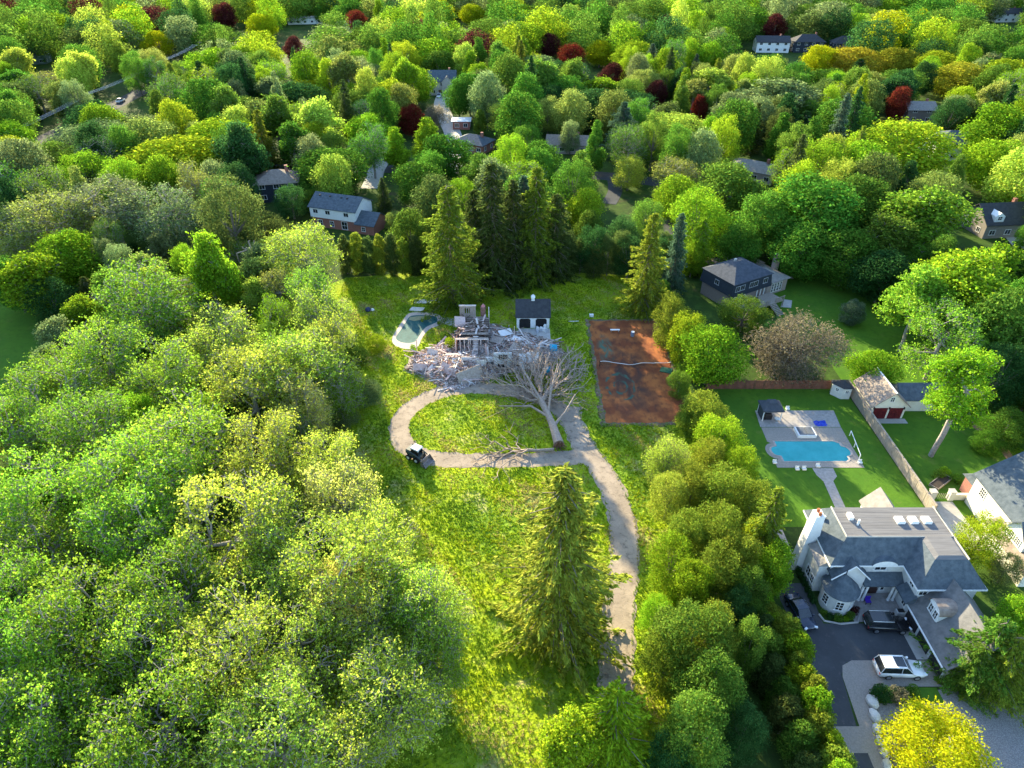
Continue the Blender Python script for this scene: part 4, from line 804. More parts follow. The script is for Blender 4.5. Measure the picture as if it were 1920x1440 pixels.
def skeleton(targets, trunk, trunk_r, tip_r=0.02, exp=2.4, wpath=0.35):
    nodes = [np.array(t, float) for t in trunk]; par = [-1] + list(range(len(trunk) - 1)); base = nodes[-1]
    plen = [0.0] * len(nodes)
    order = np.argsort(np.linalg.norm(targets - base, axis=1))
    P = np.zeros((len(trunk) + len(targets), 3)); P[:len(trunk)] = nodes; L = np.zeros(len(P)); cnt = len(trunk); par = np.array(par + [0] * len(targets)); lo = max(0, len(trunk) - 3)
    for i in order:
        t = targets[i]; d = np.linalg.norm(P[lo:cnt] - t, axis=1); cost = d + wpath * L[lo:cnt]
        j = lo + int(np.argmin(cost)); P[cnt] = t; par[cnt] = j; L[cnt] = L[j] + np.linalg.norm(P[j] - t); cnt += 1
    rad = np.zeros(cnt); kids = np.zeros(cnt)
    for i in range(cnt - 1, 0, -1):
        r = max(rad[i], tip_r ** exp); rad[i] = r; rad[par[i]] += r
    rad = rad ** (1 / exp); rad *= 1.0; k = trunk_r / rad[0]
    rad = np.maximum(rad * min(k, 3.0), tip_r); rad = np.minimum(rad, trunk_r)
    return P[:cnt], par[:cnt], rad
def edges_mesh(name, P, par, rad, n=3, big=0.06):
    Vs = []; Fs = []; base = 0
    ch = np.arange(1, len(P)); a = P[par[ch]]; b = P[ch]; ra = np.minimum(rad[par[ch]], rad[ch] * 1.5); rb = rad[ch]
    d = unit(b - a); up = np.where(np.abs(d[:, 2:3]) < .9, np.array([[0, 0, 1.]]), np.array([[1., 0, 0]])); u = unit(np.cross(d, up)); w = np.cross(d, u)
    for mask, k in ((rb < big, n), (rb >= big, 6)):
        if not mask.any(): continue
        ang = np.arange(k) * 2 * math.pi / k; cs = np.cos(ang)[None, :, None]; sn = np.sin(ang)[None, :, None]
        ring = u[mask][:, None] * cs + w[mask][:, None] * sn
        A = a[mask][:, None] + ring * ra[mask][:, None, None]; B = b[mask][:, None] + ring * rb[mask][:, None, None]
        V = np.concatenate([A, B], 1); m = V.shape[0]; idx = np.arange(m)[:, None, None] * 2 * k
        q = np.array([[i, (i + 1) % k, k + (i + 1) % k, k + i] for i in range(k)])[None]
        Fs.append((idx + q).reshape(-1, 4) + base); Vs.append(V.reshape(-1, 3)); base += m * 2 * k
    return np_mesh(name, np.concatenate(Vs), np.concatenate(Fs))

def lobes_for(Rr, z0, z1, prof, nl, lr):
    t = rng.uniform(0.03, 0.97, nl); th = rng.uniform(0, 2 * math.pi, nl) ; k = np.sqrt(rng.uniform(.25, 1, nl)); p = np.array([prof(x) for x in t])
    c = np.stack([np.cos(th) * Rr * p * .74 * k, np.sin(th) * Rr * p * .74 * k, z0 + (z1 - z0) * t], 1)
    r = Rr * rng.uniform(lr[0], lr[1], nl) * (0.45 + .6 * p)
    return c, r
def crown_lobed(Rr, z0, z1, prof, nl, lr, n, leaf, up=.35, inner=.1, aspect=.62, jit=.55, vert=0.0, rough=.18):
    c, r = lobes_for(Rr, z0, z1, prof, nl, lr)
    pick = rng.choice(nl, n * 2, p=r ** 2 / (r ** 2).sum()); d = unit(rng.normal(size=(n * 2, 3)) + np.array([0, 0, .25]))
    rr = r[pick] * (1 + rng.normal(0, rough, n * 2)); rr = np.where(rng.random(n * 2) < inner, rr * rng.uniform(.2, .9, n * 2), rr)
    P = c[pick] + d * rr[:, None] * np.array([1, 1, .85])
    D2 = np.full(len(P), True)
    for i in range(nl):
        ins = (np.linalg.norm(P - c[i], axis=1) < r[i] * .78) & (pick != i); D2 &= ~(ins & (rng.random(len(P)) > inner))
    P = P[D2][:n]; d = d[D2][:n]
    nn = unit(d + np.array([0, 0, up]) + rng.normal(0, jit, P.shape))
    T = None
    if vert: T = np.cross(nn, rng.normal(size=P.shape)) * (1 - vert) + np.array([0, 0, 1.]) * vert
    S = leaf * rng.uniform(.6, 1.35, len(P))
    return leaf_quads(P, nn, S, aspect, T=T), c, r
def trunk_mesh(name, H, z0, tr, lob=None, nlimb=10):
    mb = MB(); zc = z0 + (H - z0) * .25
    mb.tube([(0, 0, -.4), (0, 0, .3), (.05, .04, zc * .6), (0, 0, zc), (.1, -.1, z0 + (H - z0) * .65)], [tr * 1.35, tr, tr * .85, tr * .7, tr * .25], 8)
    if lob is not None:
        for i in rng.choice(len(lob), min(nlimb, len(lob)), replace=False):
            c = lob[i]; s = np.array([0, 0, min(zc, c[2] * .8)]); m = (s + c) / 2 + np.array([0, 0, -.3])
            mb.tube([s, m, c], [tr * .4, tr * .25, tr * .1], 5)
    return mb.mesh(name)
PROTO = {}
def reg(kind, tm, cm, Rr, H): PROTO.setdefault(kind, []).append((tm, cm, Rr, H))
def pm_(t): return max(.25, math.sin(math.pi * min(1, max(0, t * .86 + .1))) ** .62)
def pp_(t): return max(.12, min(1, (t / .16 + .25)) * (1 - t) ** .62 * 1.1)
def pt_(t): return max(.22, min(1, .75 + t * 1.2) * (1 - t ** 2.6) ** .6)
def pw_(t): return max(.3, math.sin(math.pi * min(1, max(0, t * .78 + .17))) ** .5)
for v in range(4):      # round broadleaf
    V, c, r = crown_lobed(5, 1.8, 12.2, pm_, 60 + 10 * v, (.13, .40), 17000, .34, rough=.27)
    reg('m', trunk_mesh('trunk', 12, 2.2, .26, c), quads_mesh('crown', V), 5.4, 12.9)
for v in range(3):      # pyramidal broadleaf
    V, c, r = crown_lobed(3.6, 1.2, 14, pp_, 70, (.18, .42), 14500, .33, rough=.26)
    reg('p', trunk_mesh('trunk', 14, 1.2, .24, c), quads_mesh('crown', V), 3.9, 14.6)
for v in range(3):      # soft feathery broadleaf
    V, c, r = crown_lobed(5.2, 1.6, 11.5, pw_, 90, (.14, .24), 17000, .30, up=.2, jit=.9, aspect=.4, inner=.2, rough=.3)
    reg('w', trunk_mesh('trunk', 11.5, 1.6, .28, c, 16), quads_mesh('crown', V), 5.5, 12.3)
for v in range(3):      # dense fine hedge tree
    V, c, r = crown_lobed(3.6, .3, 8.2, pw_, 70, (.16, .28), 19000, .20, up=.3, jit=.8, aspect=.5, inner=.15, rough=.22)
    reg('n', trunk_mesh('trunk', 8, .3, .16, c, 10), quads_mesh('crown', V), 4.0, 8.8)
for v in range(3):      # upright cedar
    V, c, r = crown_lobed(1.9, .1, 8.2, pt_, 60, (.22, .36), 13000, .25, up=.1, jit=.45, aspect=.45, vert=.6, rough=.2)
    reg('t', trunk_mesh('trunk', 8, .2, .14), quads_mesh('crown', V), 2.1, 8.7)
def spruce(H, Rr, lev, nb, sp, droop, fuzz=1.0):
    P = []; T = []; S = []; mb = MB(); mb.tube([(0, 0, -.4), (0, 0, H * .5), (0, 0, H * .985)], [H * .017, H * .009, .02], 7)
    for i in range(lev):
        t = (i + rng.uniform(-.3, .3)) / lev; t = min(max(t, 0.0), .985); z = H * (.05 + .945 * t); Lb = Rr * (1 - t) ** .62 * rng.uniform(.75, 1.1) + .25
        k0 = rng.uniform(0, 6.28)
        for b in range(nb):
            a = k0 + b * 6.283 / nb + rng.uniform(-.25, .25); L = Lb * rng.uniform(.45, 1.25) * (1 + .25 * math.sin(a * 2 + i * .31))
            if rng.random() < .12: continue
            m = int(sp * (L / Rr) ** .9) + 3
            s = np.sqrt(rng.uniform(.03, 1, m)); dz = -droop * (s * L) + .35 * droop * (s ** 3) * L
            lat = rng.normal(0, .13, m) * L * (1.05 - s) * fuzz
            x = np.cos(a) * s * L - np.sin(a) * lat; y = np.sin(a) * s * L + np.cos(a) * lat
            hang = -np.abs(rng.normal(0, .13, m)) * (1 + L * .12)
            P.append(np.stack([x, y, z + dz + hang], 1)); T.append(np.stack([np.cos(a) * np.ones(m) + rng.normal(0, .5, m), np.sin(a) * np.ones(m) + rng.normal(0, .5, m), -.25 + rng.normal(0, .35, m)], 1))
            S.append(rng.uniform(.28, .62, m) * (.7 + .06 * H * .5))
            if L > .8 and b % 2 == 0: mb.tube([(0, 0, z), (math.cos(a) * L * .85, math.sin(a) * L * .85, z - droop * L * .75)], [.05, .015], 3, cap=False)
    P = np.concatenate(P); T = np.concatenate(T); S = np.concatenate(S) * .70
    nn = unit(np.cross(T, rng.normal(size=T.shape)) + np.array([0, 0, .5]))
    return mb.mesh('trunk'), quads_mesh('crown', leaf_quads(P, nn, S, .34, T=T))
for v in range(3):
    tm, cm = spruce(16, 3.6, 52, 11, 76, .35 + .1 * v, 1.2); reg('c', tm, cm, 3.5, 16)
tm, cm = spruce(14, 5.0, 44, 10, 120, .18, 2.0); reg('k', tm, cm, 5.0, 14)    # broad pine
def sparse(H, Rr, z0, nt_, per, leaf, lobn=16, tipr=.022, spread=.55, tr=.34, lean=(0, 0), aspect=.7, frac=1.0, clump=.42, lr=(.30, .46)):
    c, r = lobes_for(Rr, z0, H - 1, pm_, lobn, lr)
    pick = rng.choice(lobn, nt_, p=r ** 2.4 / (r ** 2.4).sum()); d = unit(rng.normal(size=(nt_, 3)) + np.array([0, 0, .3])); T = c[pick] + d * (r[pick] * rng.uniform(.25, 1, nt_) ** .5)[:, None]
    zt = z0 * .8 + 1; lx, ly = lean
    trunk = [(0, 0, -.4), (lx * .15, ly * .15, 1.2), (lx * .4 + .1, ly * .4, zt * .55), (lx * .7, ly * .7 + .1, zt), (lx, ly, zt + (H - zt) * .22), (lx * 1.1, ly * 1.1, zt + (H - zt) * .4)]
    P, par, rad = skeleton(T, trunk, tr, tipr)
    bm_ = edges_mesh('trunk', P, par, rad)
    tips = P[len(trunk):]; tips = tips[rng.random(len(tips)) < frac]; n = len(tips) * per
    base = np.repeat(tips, per, 0) + rng.normal(0, spread, (n, 3)); k = 4
    C = np.repeat(base, k, 0) + rng.normal(0, leaf * clump, (n * k, 3)); nn = unit(rng.normal(size=C.shape) + np.array([0, 0, .5]))
    return bm_, quads_mesh('crown', leaf_quads(C, nn, leaf * rng.uniform(.6, 1.3, len(C)), aspect))
for v in range(4):
    tm, cm = sparse(17, 6.9, 2.6, 2300, 3, .26, 34 + 3 * v, tipr=.024, spread=.5, frac=.6, clump=.6, lr=(.16, .36)); reg('s', tm, cm, 7.0, 17.2)
for v in range(2):      # smaller, leafier open tree
    tm, cm = sparse(14, 4.6, 3.2, 900, 6, .34, 14, spread=.45, tr=.26); reg('o', tm, cm, 4.9, 14)
tm, cm = sparse(19, 5.0, 8.5, 1000, 6, .30, 13, spread=.45, tr=.36, lean=(.6, 0)); reg('l', tm, cm, 5.2, 18.5)    # long bare trunk
tm, cm = sparse(9.5, 7.0, 1.6, 3600, 2, .17, 22, tipr=.018, spread=.4, tr=.3); reg('b', tm, cm, 7.2, 9.7)   # twiggy, barely in leaf

COLS = {  # leaf colour by colour word; gold is cedar brightened to look sunlit
 'lime': ((.20, .36, .02), 'lime green'), 'green': ((.085, .22, .025), 'fresh green'), 'dark': ((.04, .115, .03), 'dark green'), 'mid': ((.12, .23, .03), 'mid green'),
 'ylime': ((.27, .38, .02), 'yellow-green'), 'yellow': ((.38, .44, .012), 'golden yellow'), 'olive': ((.24, .31, .065), 'pale olive'), 'sage': ((.18, .25, .09), 'sage green'),
 'maroon': ((.085, .024, .022), 'maroon'), 'red': ((.17, .035, .02), 'copper red'), 'orange': ((.32, .30, .025), 'orange-tinged'), 'brown': ((.19, .185, .115), 'brownish'),
 'spring': ((.35, .47, .06), 'pale spring-green'), 'blue': ((.09, .15, .09), 'blue-green'), 'spring2': ((.21, .38, .035), 'young leaf-green'), 'spring3': ((.42, .47, .10), 'cream-green'), 'gold': ((.27, .35, .05), 'sunlit golden-green'), 'cedar': ((.20, .27, .03), 'olive-green'), 'dcedar': ((.09, .14, .035), 'dark olive')}
KIND = {'m': ('broadleaf_tree', 'round tree'), 'p': ('pyramidal_tree', 'pointed tree'), 'w': ('feathery_tree', 'feathery tree'), 'n': ('hedge_tree', 'dense hedge tree'), 't': ('cedar_tree', 'upright cedar'),
        'c': ('spruce_tree', 'spruce'), 'k': ('pine_tree', 'broad pine'), 's': ('spring_tree', 'open-crowned tree'), 'o': ('open_tree', 'loose-crowned tree'), 'l': ('long_trunk_tree', 'long-trunked tree'), 'b': ('twiggy_tree', 'twiggy tree')}
TREES = []     # dicts with place, size, kind
def put(kind, colr, x, y, H, rad, label=None, group=None, lean=0):
    TREES.append(dict(k=kind, c=colr, x=x, y=y, H=H, r=rad, label=label, group=group))
def tree(px, py, wpx, H, kind, colr, label=None, group=None):
    """(px,py) photo position of the tree top, wpx its crown width there, H its height"""
    x, y = gp(px, py, H * .97); s = proj(x, y, H * .6)[2]
    if kind in 'mwnsobk':
        for _ in range(3):
            r = wpx / 2 / s; phi = math.atan2(CH - H * .6, math.hypot(x, y)); off = math.hypot(r * .9 * math.sin(phi), .38 * H * math.cos(phi))
            x, y = gp(px, py + off * s, H * .6); s = proj(x, y, H * .6)[2]
    put(kind, colr, x, y, H, wpx / 2 / s, label, group)
# ---- wood on the left (open crowned, young leaf)
for a in ((650, 955, 300, 17), (800, 1060, 200, 14), (430, 870, 300, 18), (250, 800, 290, 18), (80, 835, 260, 17), (345, 715, 290, 18), (560, 600, 250, 16), (570, 414, 180, 15), (470, 640, 210, 16), (260, 482, 240, 18), (100, 660, 230, 15),
          (170, 1040, 310, 18), (15, 1010, 240, 18), (440, 1075, 320, 18), (310, 1200, 320, 17), (520, 1250, 310, 16), (90, 1230, 280, 16), (720, 1200, 280, 14), (-60, 1150, 300, 17), (200, 590, 200, 15), (620, 800, 170, 13), (530, 980, 220, 14), (200, 1340, 300, 15), (420, 1370, 260, 12), (-20, 1360, 280, 15), (90, 940, 240, 15), (330, 1000, 240, 17), (170, 720, 220, 16), (500, 760, 220, 16), (420, 560, 200, 15), (560, 1120, 240, 15), (640, 1330, 240, 12), (250, 900, 240, 17), (20, 720, 200, 14), (300, 1100, 240, 17), (90, 1100, 240, 17), (60, 1330, 240, 15), (310, 620, 200, 16), (500, 900, 220, 15), (680, 1080, 200, 14)):
    tree(a[0], a[1], a[2] * .92, a[3] + 1, 's', (('spring2', 'spring', 'spring2', 'mid', 'spring2') if a[0] < 380 else ('spring', 'spring3', 'spring', 'spring2', 'spring'))[int(a[0] + a[1]) % 5])
for x, y, H, r in ((-28, 90, 16, 5.6), (-31.5, 99, 17, 6), (-26, 83.5, 13.5, 4.4), (-34, 86, 16, 5.5), (-35.5, 107, 16, 5.5), (-29.5, 76, 14, 5), (-15, 51, 15, 5.6), (-10.5, 44, 13, 4.6), (-17, 43, 15, 5.6), (-20, 58, 16, 5.6), (-12, 36, 13, 5), (-7, 38.5, 10, 3.2)):
    put('s', ('spring', 'spring3', 'spring2')[int(y) % 3], x, y, H, r)
tree(390, 440, 110, 19, 'o', 'lime', 'bright lime open-crowned tree with a bare trunk in the left wood')
tree(600, 1400, 130, 7, 'm', 'lime', 'low vivid lime bush-like tree at the bottom edge left of centre')
tree(70, 470, 150, 13, 'o', 'lime'); tree(130, 432, 130, 13, 'm', 'lime'); tree(95, 518, 120, 10, 'w', 'dark'); tree(155, 520, 60, 9, 'c', 'dcedar'); tree(20, 480, 90, 12, 'm', 'green')
tree(100, 355, 200, 16, 's', 'olive'); tree(205, 330, 200, 17, 's', 'sage'); tree(300, 345, 170, 16, 's', 'sage'); tree(30, 380, 150, 15, 's', 'olive')
tree(430, 325, 150, 21, 'w', 'dcedar', 'big grey-green dense tree behind the dead snag'); tree(415, 225, 160, 15, 'm', 'ylime'); tree(330, 257, 220, 15, 'm', 'ylime'); tree(260, 290, 120, 13, 'm', 'ylime'); tree(180, 225, 240, 14, 'w', 'sage'); tree(290, 205, 180, 12, 'w', 'sage'); tree(90, 260, 150, 14, 'w', 'mid')
tree(480, 190, 120, 15, 'o', 'olive'); tree(545, 230, 62, 13, 't', 'dark'); tree(575, 205, 60, 14, 'c', 'dark'); tree(602, 200, 55, 12, 'c', 'blue'); tree(622, 275, 150, 13, 'm', 'green'); tree(555, 156, 120, 13, 'm', 'dark'); tree(395, 95, 120, 17, 'm', 'lime'); tree(465, 105, 85, 14, 'm', 'green'); tree(218, 80, 48, 15, 'p', 'cedar')
tree(545, 345, 80, 9, 'w', 'dark'); tree(585, 352, 60, 6, 'n', 'mid'); tree(740, 395, 50, 5, 'n', 'olive'); tree(715, 333, 34, 10, 'c', 'dcedar', 'dark narrow conifer beside the drive of the white and brick house'); tree(500, 395, 120, 9, 'w', 'dcedar')
# ---- row of spruces and the hedge behind the wrecked house
put('k', 'cedar', -11.9, 122.3, 25, 7.4, 'huge broad olive spruce standing behind the kidney pool')
for px, by, H, wd, cc in ((925, 548, 27, 5.6, 'dcedar'), (962, 540, 23, 5.0, 'dcedar'), (1003, 535, 25, 5.6, 'cedar'), (893, 528, 20, 5.0, 'dcedar'), (1040, 528, 19, 5.2, 'dcedar'), (980, 520, 22, 5.4, 'blue')):
    x, y = gp(px, by); put('c', cc, x, y + 2, H, wd)
for i in range(9): put('t', 'cedar' if i % 2 else 'dcedar', -36 + i * 2.55, 136 + .4 * math.sin(i), 9.6 + .5 * math.sin(i * 2.1), 2.2)
for i in range(9): put('n' if i % 2 else 'w', 'dcedar', 9 + i * 2.9, 134.5 + (i % 3) * .8, 9 + 2.0 * math.sin(i * 1.7), 2.9)
tree(1228, 400, 88, 21, 'c', 'cedar', 'sunlit yellow-green spruce left of the dark mansard house'); tree(1280, 400, 52, 18, 'c', 'blue', 'narrow blue-green spruce beside the sunlit spruce'); tree(1322, 410, 64, 13, 'c', 'lime'); tree(1180, 440, 80, 10, 'w', 'dark'); tree(1110, 420, 90, 11, 'w', 'dark'); tree(1300, 455, 50, 8, 'm', 'lime'); tree(1235, 520, 60, 6, 'w', 'green')
# ---- middle distance, centre
for a in ((835, 255, 125, 13, 'm', 'green'), (785, 305, 120, 12, 'm', 'green'), (1015, 265, 90, 12, 'm', 'green'), (1098, 355, 80, 11, 'm', 'ylime'), (968, 182, 130, 13, 'w', 'spring'), (1070, 225, 52, 11, 'w', 'sage'), (1060, 145, 95, 14, 'm', 'green'), (1110, 168, 150, 13, 'm', 'dark'), (1178, 172, 120, 12, 'm', 'dark'),
          (880, 140, 70, 15, 'm', 'green'), (925, 152, 70, 12, 'm', 'dark'), (860, 150, 60, 14, 'm', 'green'), (718, 70, 46, 18, 'p', 'lime'), (708, 0, 34, 19, 'p', 'lime'), (880, 92, 44, 17, 'p', 'lime'), (985, 75, 42, 16, 'p', 'lime'), (798, 220, 72, 15, 'p', 'lime'), (1255, 82, 42, 14, 'p', 'lime'), (1360, 50, 46, 16, 'p', 'lime'), (1120, 225, 46, 16, 'p', 'green'), (1338, 215, 60, 16, 'p', 'lime'), (1090, 282, 78, 14, 'p', 'mid'), (738, 238, 62, 13, 'p', 'lime'), (690, 215, 90, 13, 'm', 'lime'), (660, 170, 100, 13, 'm', 'mid'), (780, 130, 80, 14, 'm', 'lime'), (700, 120, 60, 12, 'w', 'sage'), (965, 260, 70, 10, 'm', 'mid'),
          (770, 198, 62, 11, 'm', 'red'), (1147, 120, 58, 12, 'm', 'maroon'), (1072, 85, 56, 12, 'm', 'red'), (1232, 152, 44, 11, 'm', 'maroon'), (1312, 180, 38, 10, 'm', 'red'), (1455, 28, 52, 15, 'm', 'maroon'), (1685, 165, 46, 13, 'm', 'red'), (1030, 64, 44, 12, 'm', 'maroon'), (420, 8, 54, 15, 'm', 'maroon'), (550, 70, 44, 13, 'm', 'maroon'), (668, 22, 42, 13, 'm', 'red'), (820, 200, 60, 9, 'b', 'brown'),
          (490, 28, 72, 14, 'm', 'yellow'), (297, 60, 64, 13, 'm', 'yellow'), (575, 150, 90, 9, 'm', 'yellow'), (885, 10, 54, 13, 'm', 'yellow'), (975, 45, 76, 13, 'm', 'ylime'), (1125, 78, 66, 12, 'm', 'yellow'), (1190, 80, 96, 15, 'm', 'ylime'), (1268, 330, 90, 12, 'm', 'lime'), (1365, 305, 150, 15, 'm', 'mid'), (1530, 328, 215, 18, 'm', 'green'), (1425, 360, 120, 15, 'm', 'green'), (1700, 228, 200, 17, 'm', 'ylime'), (1620, 270, 130, 16, 'm', 'lime'), (1580, 190, 140, 15, 'm', 'green'), (1450, 152, 180, 16, 'o', 'sage'), (1270, 207, 170, 15, 'w', 'spring'), (1180, 290, 84, 10, 'w', 'spring'), (1330, 130, 90, 15, 'o', 'spring'),
          (1745, 352, 200, 17, 'o', 'spring2'), (1660, 400, 130, 14, 'o', 'mid'), (1870, 200, 130, 18, 'm', 'lime'), (1890, 115, 120, 16, 'm', 'ylime'), (1820, 38, 130, 18, 'm', 'mid'), (1750, 0, 115, 21, 'm', 'green'), (1660, 20, 100, 17, 'w', 'olive'), (1870, 262, 120, 15, 'm', 'lime'), (1800, 120, 110, 14, 'm', 'orange'), (1600, 90, 110, 12, 'm', 'orange'), (1540, 88, 80, 12, 'm', 'yellow'), (1680, 92, 90, 12, 'm', 'orange'), (1760, 98, 90, 13, 'm', 'ylime'), (1615, 110, 50, 13, 'c', 'dark'), (1690, 130, 120, 13, 'w', 'mid'), (1550, 130, 90, 12, 'm', 'green'), (1860, 455, 130, 14, 'o', 'lime')):
    tree(*a)
# ---- right: gardens
tree(1335, 607, 137, 11, 'm', 'lime', 'dense round vivid lime tree right of the clay court')
tree(1505, 585, 205, 10.5, 'b', 'brown', 'wide brownish twiggy tree behind the pool garden')
tree(1640, 655, 100, 7, 'm', 'lime', 'small lime tree behind the red-door garage')
tree(1720, 505, 150, 16, 'o', 'spring2'); tree(1810, 472, 190, 18, 'o', 'lime', 'tall lime-green tree right of the back garden'); tree(1770, 560, 160, 15, 's', 'spring2'); tree(1870, 540, 150, 16, 'm', 'mid'); tree(1600, 560, 60, 5, 'n', 'blue')
put('l', 'lime', 61.7, 76.0, 18, 5.4, 'leaning lime-green tree with a long bare pale trunk on the side lawn')
tree(1880, 640, 130, 12, 'w', 'dark'); tree(1905, 560, 110, 12, 'm', 'green'); tree(1890, 760, 110, 6, 'n', 'mid'); tree(1855, 800, 70, 4, 'n', 'green')
tree(1395, 550, 120, 7, 'w', 'mid', 'soft green tree in front of the raised deck'); tree(1450, 600, 80, 6, 'n', 'dark')
tree(1262, 545, 95, 11, 'n', 'cedar'); tree(1290, 580, 95, 10.5, 'n', 'ylime'); tree(1300, 640, 70, 6, 'n', 'mid'); tree(1275, 690, 60, 5, 'n', 'mid')
for a in ((1320, 728, 120, 7.5, 'n', 'cedar'), (1352, 765, 130, 8.5, 'n', 'ylime'), (1300, 745, 80, 6, 'n', 'mid'), (1255, 815, 100, 8, 'b', 'spring'), (1360, 855, 150, 9, 'n', 'cedar'), (1300, 860, 110, 8, 'n', 'cedar'), (1410, 890, 110, 9, 'n', 'cedar'), (1345, 925, 150, 10.5, 'n', 'cedar'), (1260, 992, 125, 9, 'w', 'lime'), (1340, 1010, 130, 10, 'n', 'cedar'), (1450, 1012, 92, 8.5, 'm', 'lime'), (1300, 1105, 200, 12, 'n', 'mid'), (1250, 1170, 130, 9, 'n', 'cedar'), (1330, 1210, 170, 11, 'n', 'mid'), (1380, 1090, 90, 8, 'n', 'dark'), (1230, 1110, 80, 6, 'n', 'lime'), (1300, 1285, 190, 11, 'n', 'mid'), (1400, 1310, 110, 8, 'n', 'dark'), (1255, 1370, 130, 8, 'n', 'dark'), (1410, 1150, 100, 9, 'n', 'mid'), (1385, 985, 110, 10, 'n', 'cedar'), (1290, 950, 110, 9.5, 'n', 'cedar'), (1425, 960, 90, 9, 'n', 'ylime'), (1400, 1050, 100, 9, 'n', 'mid'), (1300, 1040, 110, 9.5, 'n', 'ylime'), (1255, 880, 100, 8, 'w', 'spring'), (1340, 1120, 120, 11, 'n', 'cedar'), (1390, 830, 90, 8, 'n', 'ylime'), (1330, 810, 100, 8, 'n', 'cedar')):
    tree(*a)
tree(1462, 915, 100, 14, 'c', 'cedar', 'yellow-green spruce beside the white chimney of the mansion')
for i in range(17): put('t', ('cedar', 'ylime', 'cedar', 'lime')[i % 4], (28.4 if i < 6 else 29.2) + .35 * math.sin(i * 2) - i * .02, 53.5 - i * 1.65, (4.6 if i < 6 else 6.4) + .7 * math.sin(i * 1.3), 2.15 + .25 * math.sin(i * 3.7))
for i in range(10): put('t', 'dcedar' if i % 2 else 'mid', 26.6 + .4 * math.sin(i * 2.4), 51 - i * 2.3, 6.0 + .7 * math.sin(i * 1.9), 2.2)
# ---- spruces on the near meadow
put('c', 'gold', 4.8, 45.8, 25.5, 6.3, 'tall sunlit spruce alone on the meadow beside the drive')
tree(1160, 1292, 190, 14, 'c', 'ylime', 'broad yellow-green spruce at the bottom edge beside the drive'); tree(1075, 1330, 130, 11, 'o', 'ylime', 'loose yellow-green tree left of the spruce at the bottom edge')
# ---- mansion front garden
tree(1765, 1312, 240, 6.5, 'n', 'yellow', 'bright golden-yellow tree at the bottom right by the gravel bed')
tree(1862, 1135, 175, 9, 'k', 'mid', 'broad dark green-gold pine in front of the garage wing'); tree(1890, 1165, 160, 8.5, 'k', 'cedar', 'second pine right of the broad pine by the garage wing'); tree(1830, 1190, 120, 6.5, 'k', 'mid', 'lower pine at the foot of the broad pine by the garage'); tree(1915, 1115, 90, 7, 'm', 'lime'); tree(1840, 955, 115, 8.5, 'w', 'ylime', 'yellow-green tree between the mansion and the stucco house'); tree(1890, 1030, 70, 5, 'w', 'sage')
# ---- bushes along the edge of the left wood
for a in ((680, 705, 95, 3.5, 'w', 'sage'), (640, 745, 90, 4, 'w', 'sage'), (590, 790, 100, 5, 'n', 'mid'), (625, 860, 80, 4, 'n', 'dark'), (660, 640, 80, 4, 'n', 'mid'), (705, 625, 50, 3, 'n', 'ylime')): tree(*a)
for a in ((140, 150, 66, 16, 'w', 'sage'), (285, 92, 76, 16, 'w', 'olive'), (22, 190, 80, 16, 'm', 'mid'), (1215, 372, 90, 11, 'w', 'mid'), (1170, 402, 80, 11, 'w', 'dark'), (1250, 440, 90, 10, 'w', 'dark'), (1500, 420, 130, 12, 'm', 'green'), (1590, 432, 130, 12, 'm', 'green'), (1660, 470, 120, 11, 'm', 'dark'), (1385, 420, 100, 11, 'm', 'green'), (1105, 395, 60, 9, 'm', 'mid')): tree(*a)
print('hand trees', len(TREES))
# ---- automatic fill between them, respecting what the photo leaves open
KEEP = [(585, 355, 718, 428, 164), (488, 303, 552, 372, 184), (690, 290, 745, 345, 195), (798, 126, 848, 196, 305), (850, 213, 918, 285, 226), (1030, 255, 1110, 275, 226), (1365, 290, 1452, 338, 198), (1708, 225, 1832, 300, 218), (1700, 188, 1755, 232, 262), (1838, 372, 1920, 462, 158), (1412, 66, 1478, 100, 402), (1496, 68, 1600, 96, 402),
        (50, 195, 115, 250, 250), (165, 140, 245, 180, 290), (318, 92, 356, 112, 350), (1130, 352, 1185, 385, 195), (1860, 28, 1920, 48, 505), (540, 30, 600, 50, 500), (1300, 460, 1500, 610, 126), (1640, 0, 1780, 14, 500), (180, 125, 210, 150, 350), (55, 95, 90, 130, 370)]
for T in TREES:
    if T['c'] in ('maroon', 'red', 'yellow', 'orange') and T['y'] > 130:
        a_, b_, c_ = proj(T['x'], T['y'], T['H'] * .65); KEEP.append((a_ - T['r'] * c_ * .8, b_ - T['r'] * c_ * .5, a_ + T['r'] * c_ * .8, b_ + T['r'] * c_ * .35, T['y']))
def blocks(x, y, H, r):
    px, pt, s = proj(x, y, H); _, pb, _ = proj(x, y, H * .1); w_ = r * s * .85
    for a, b, c, d, dist in KEEP:
        if y < dist - 2 and px + w_ > a and px - w_ < c and pt < d - 3 and pb > b: return True
    return False
HOUSES = [(o.location.x, o.location.y) for o in bpy.data.objects if o.get('category') in ('house', 'garage')]
def near_house(x, y, r):
    return any(math.hypot(x - a, y - b) < r + 5.5 for a, b in HOUSES)
FILLC = ['mid', 'green', 'lime', 'green', 'sage', 'dark', 'mid', 'olive', 'ylime', 'dcedar', 'spring', 'lime']
cells = {}
def crowd(x, y, r):
    for T in TREES:
        if math.hypot(T['x'] - x, T['y'] - y) < (T['r'] + r) * .6: return True
    return False
fills = 0
rf2 = random.Random(21)
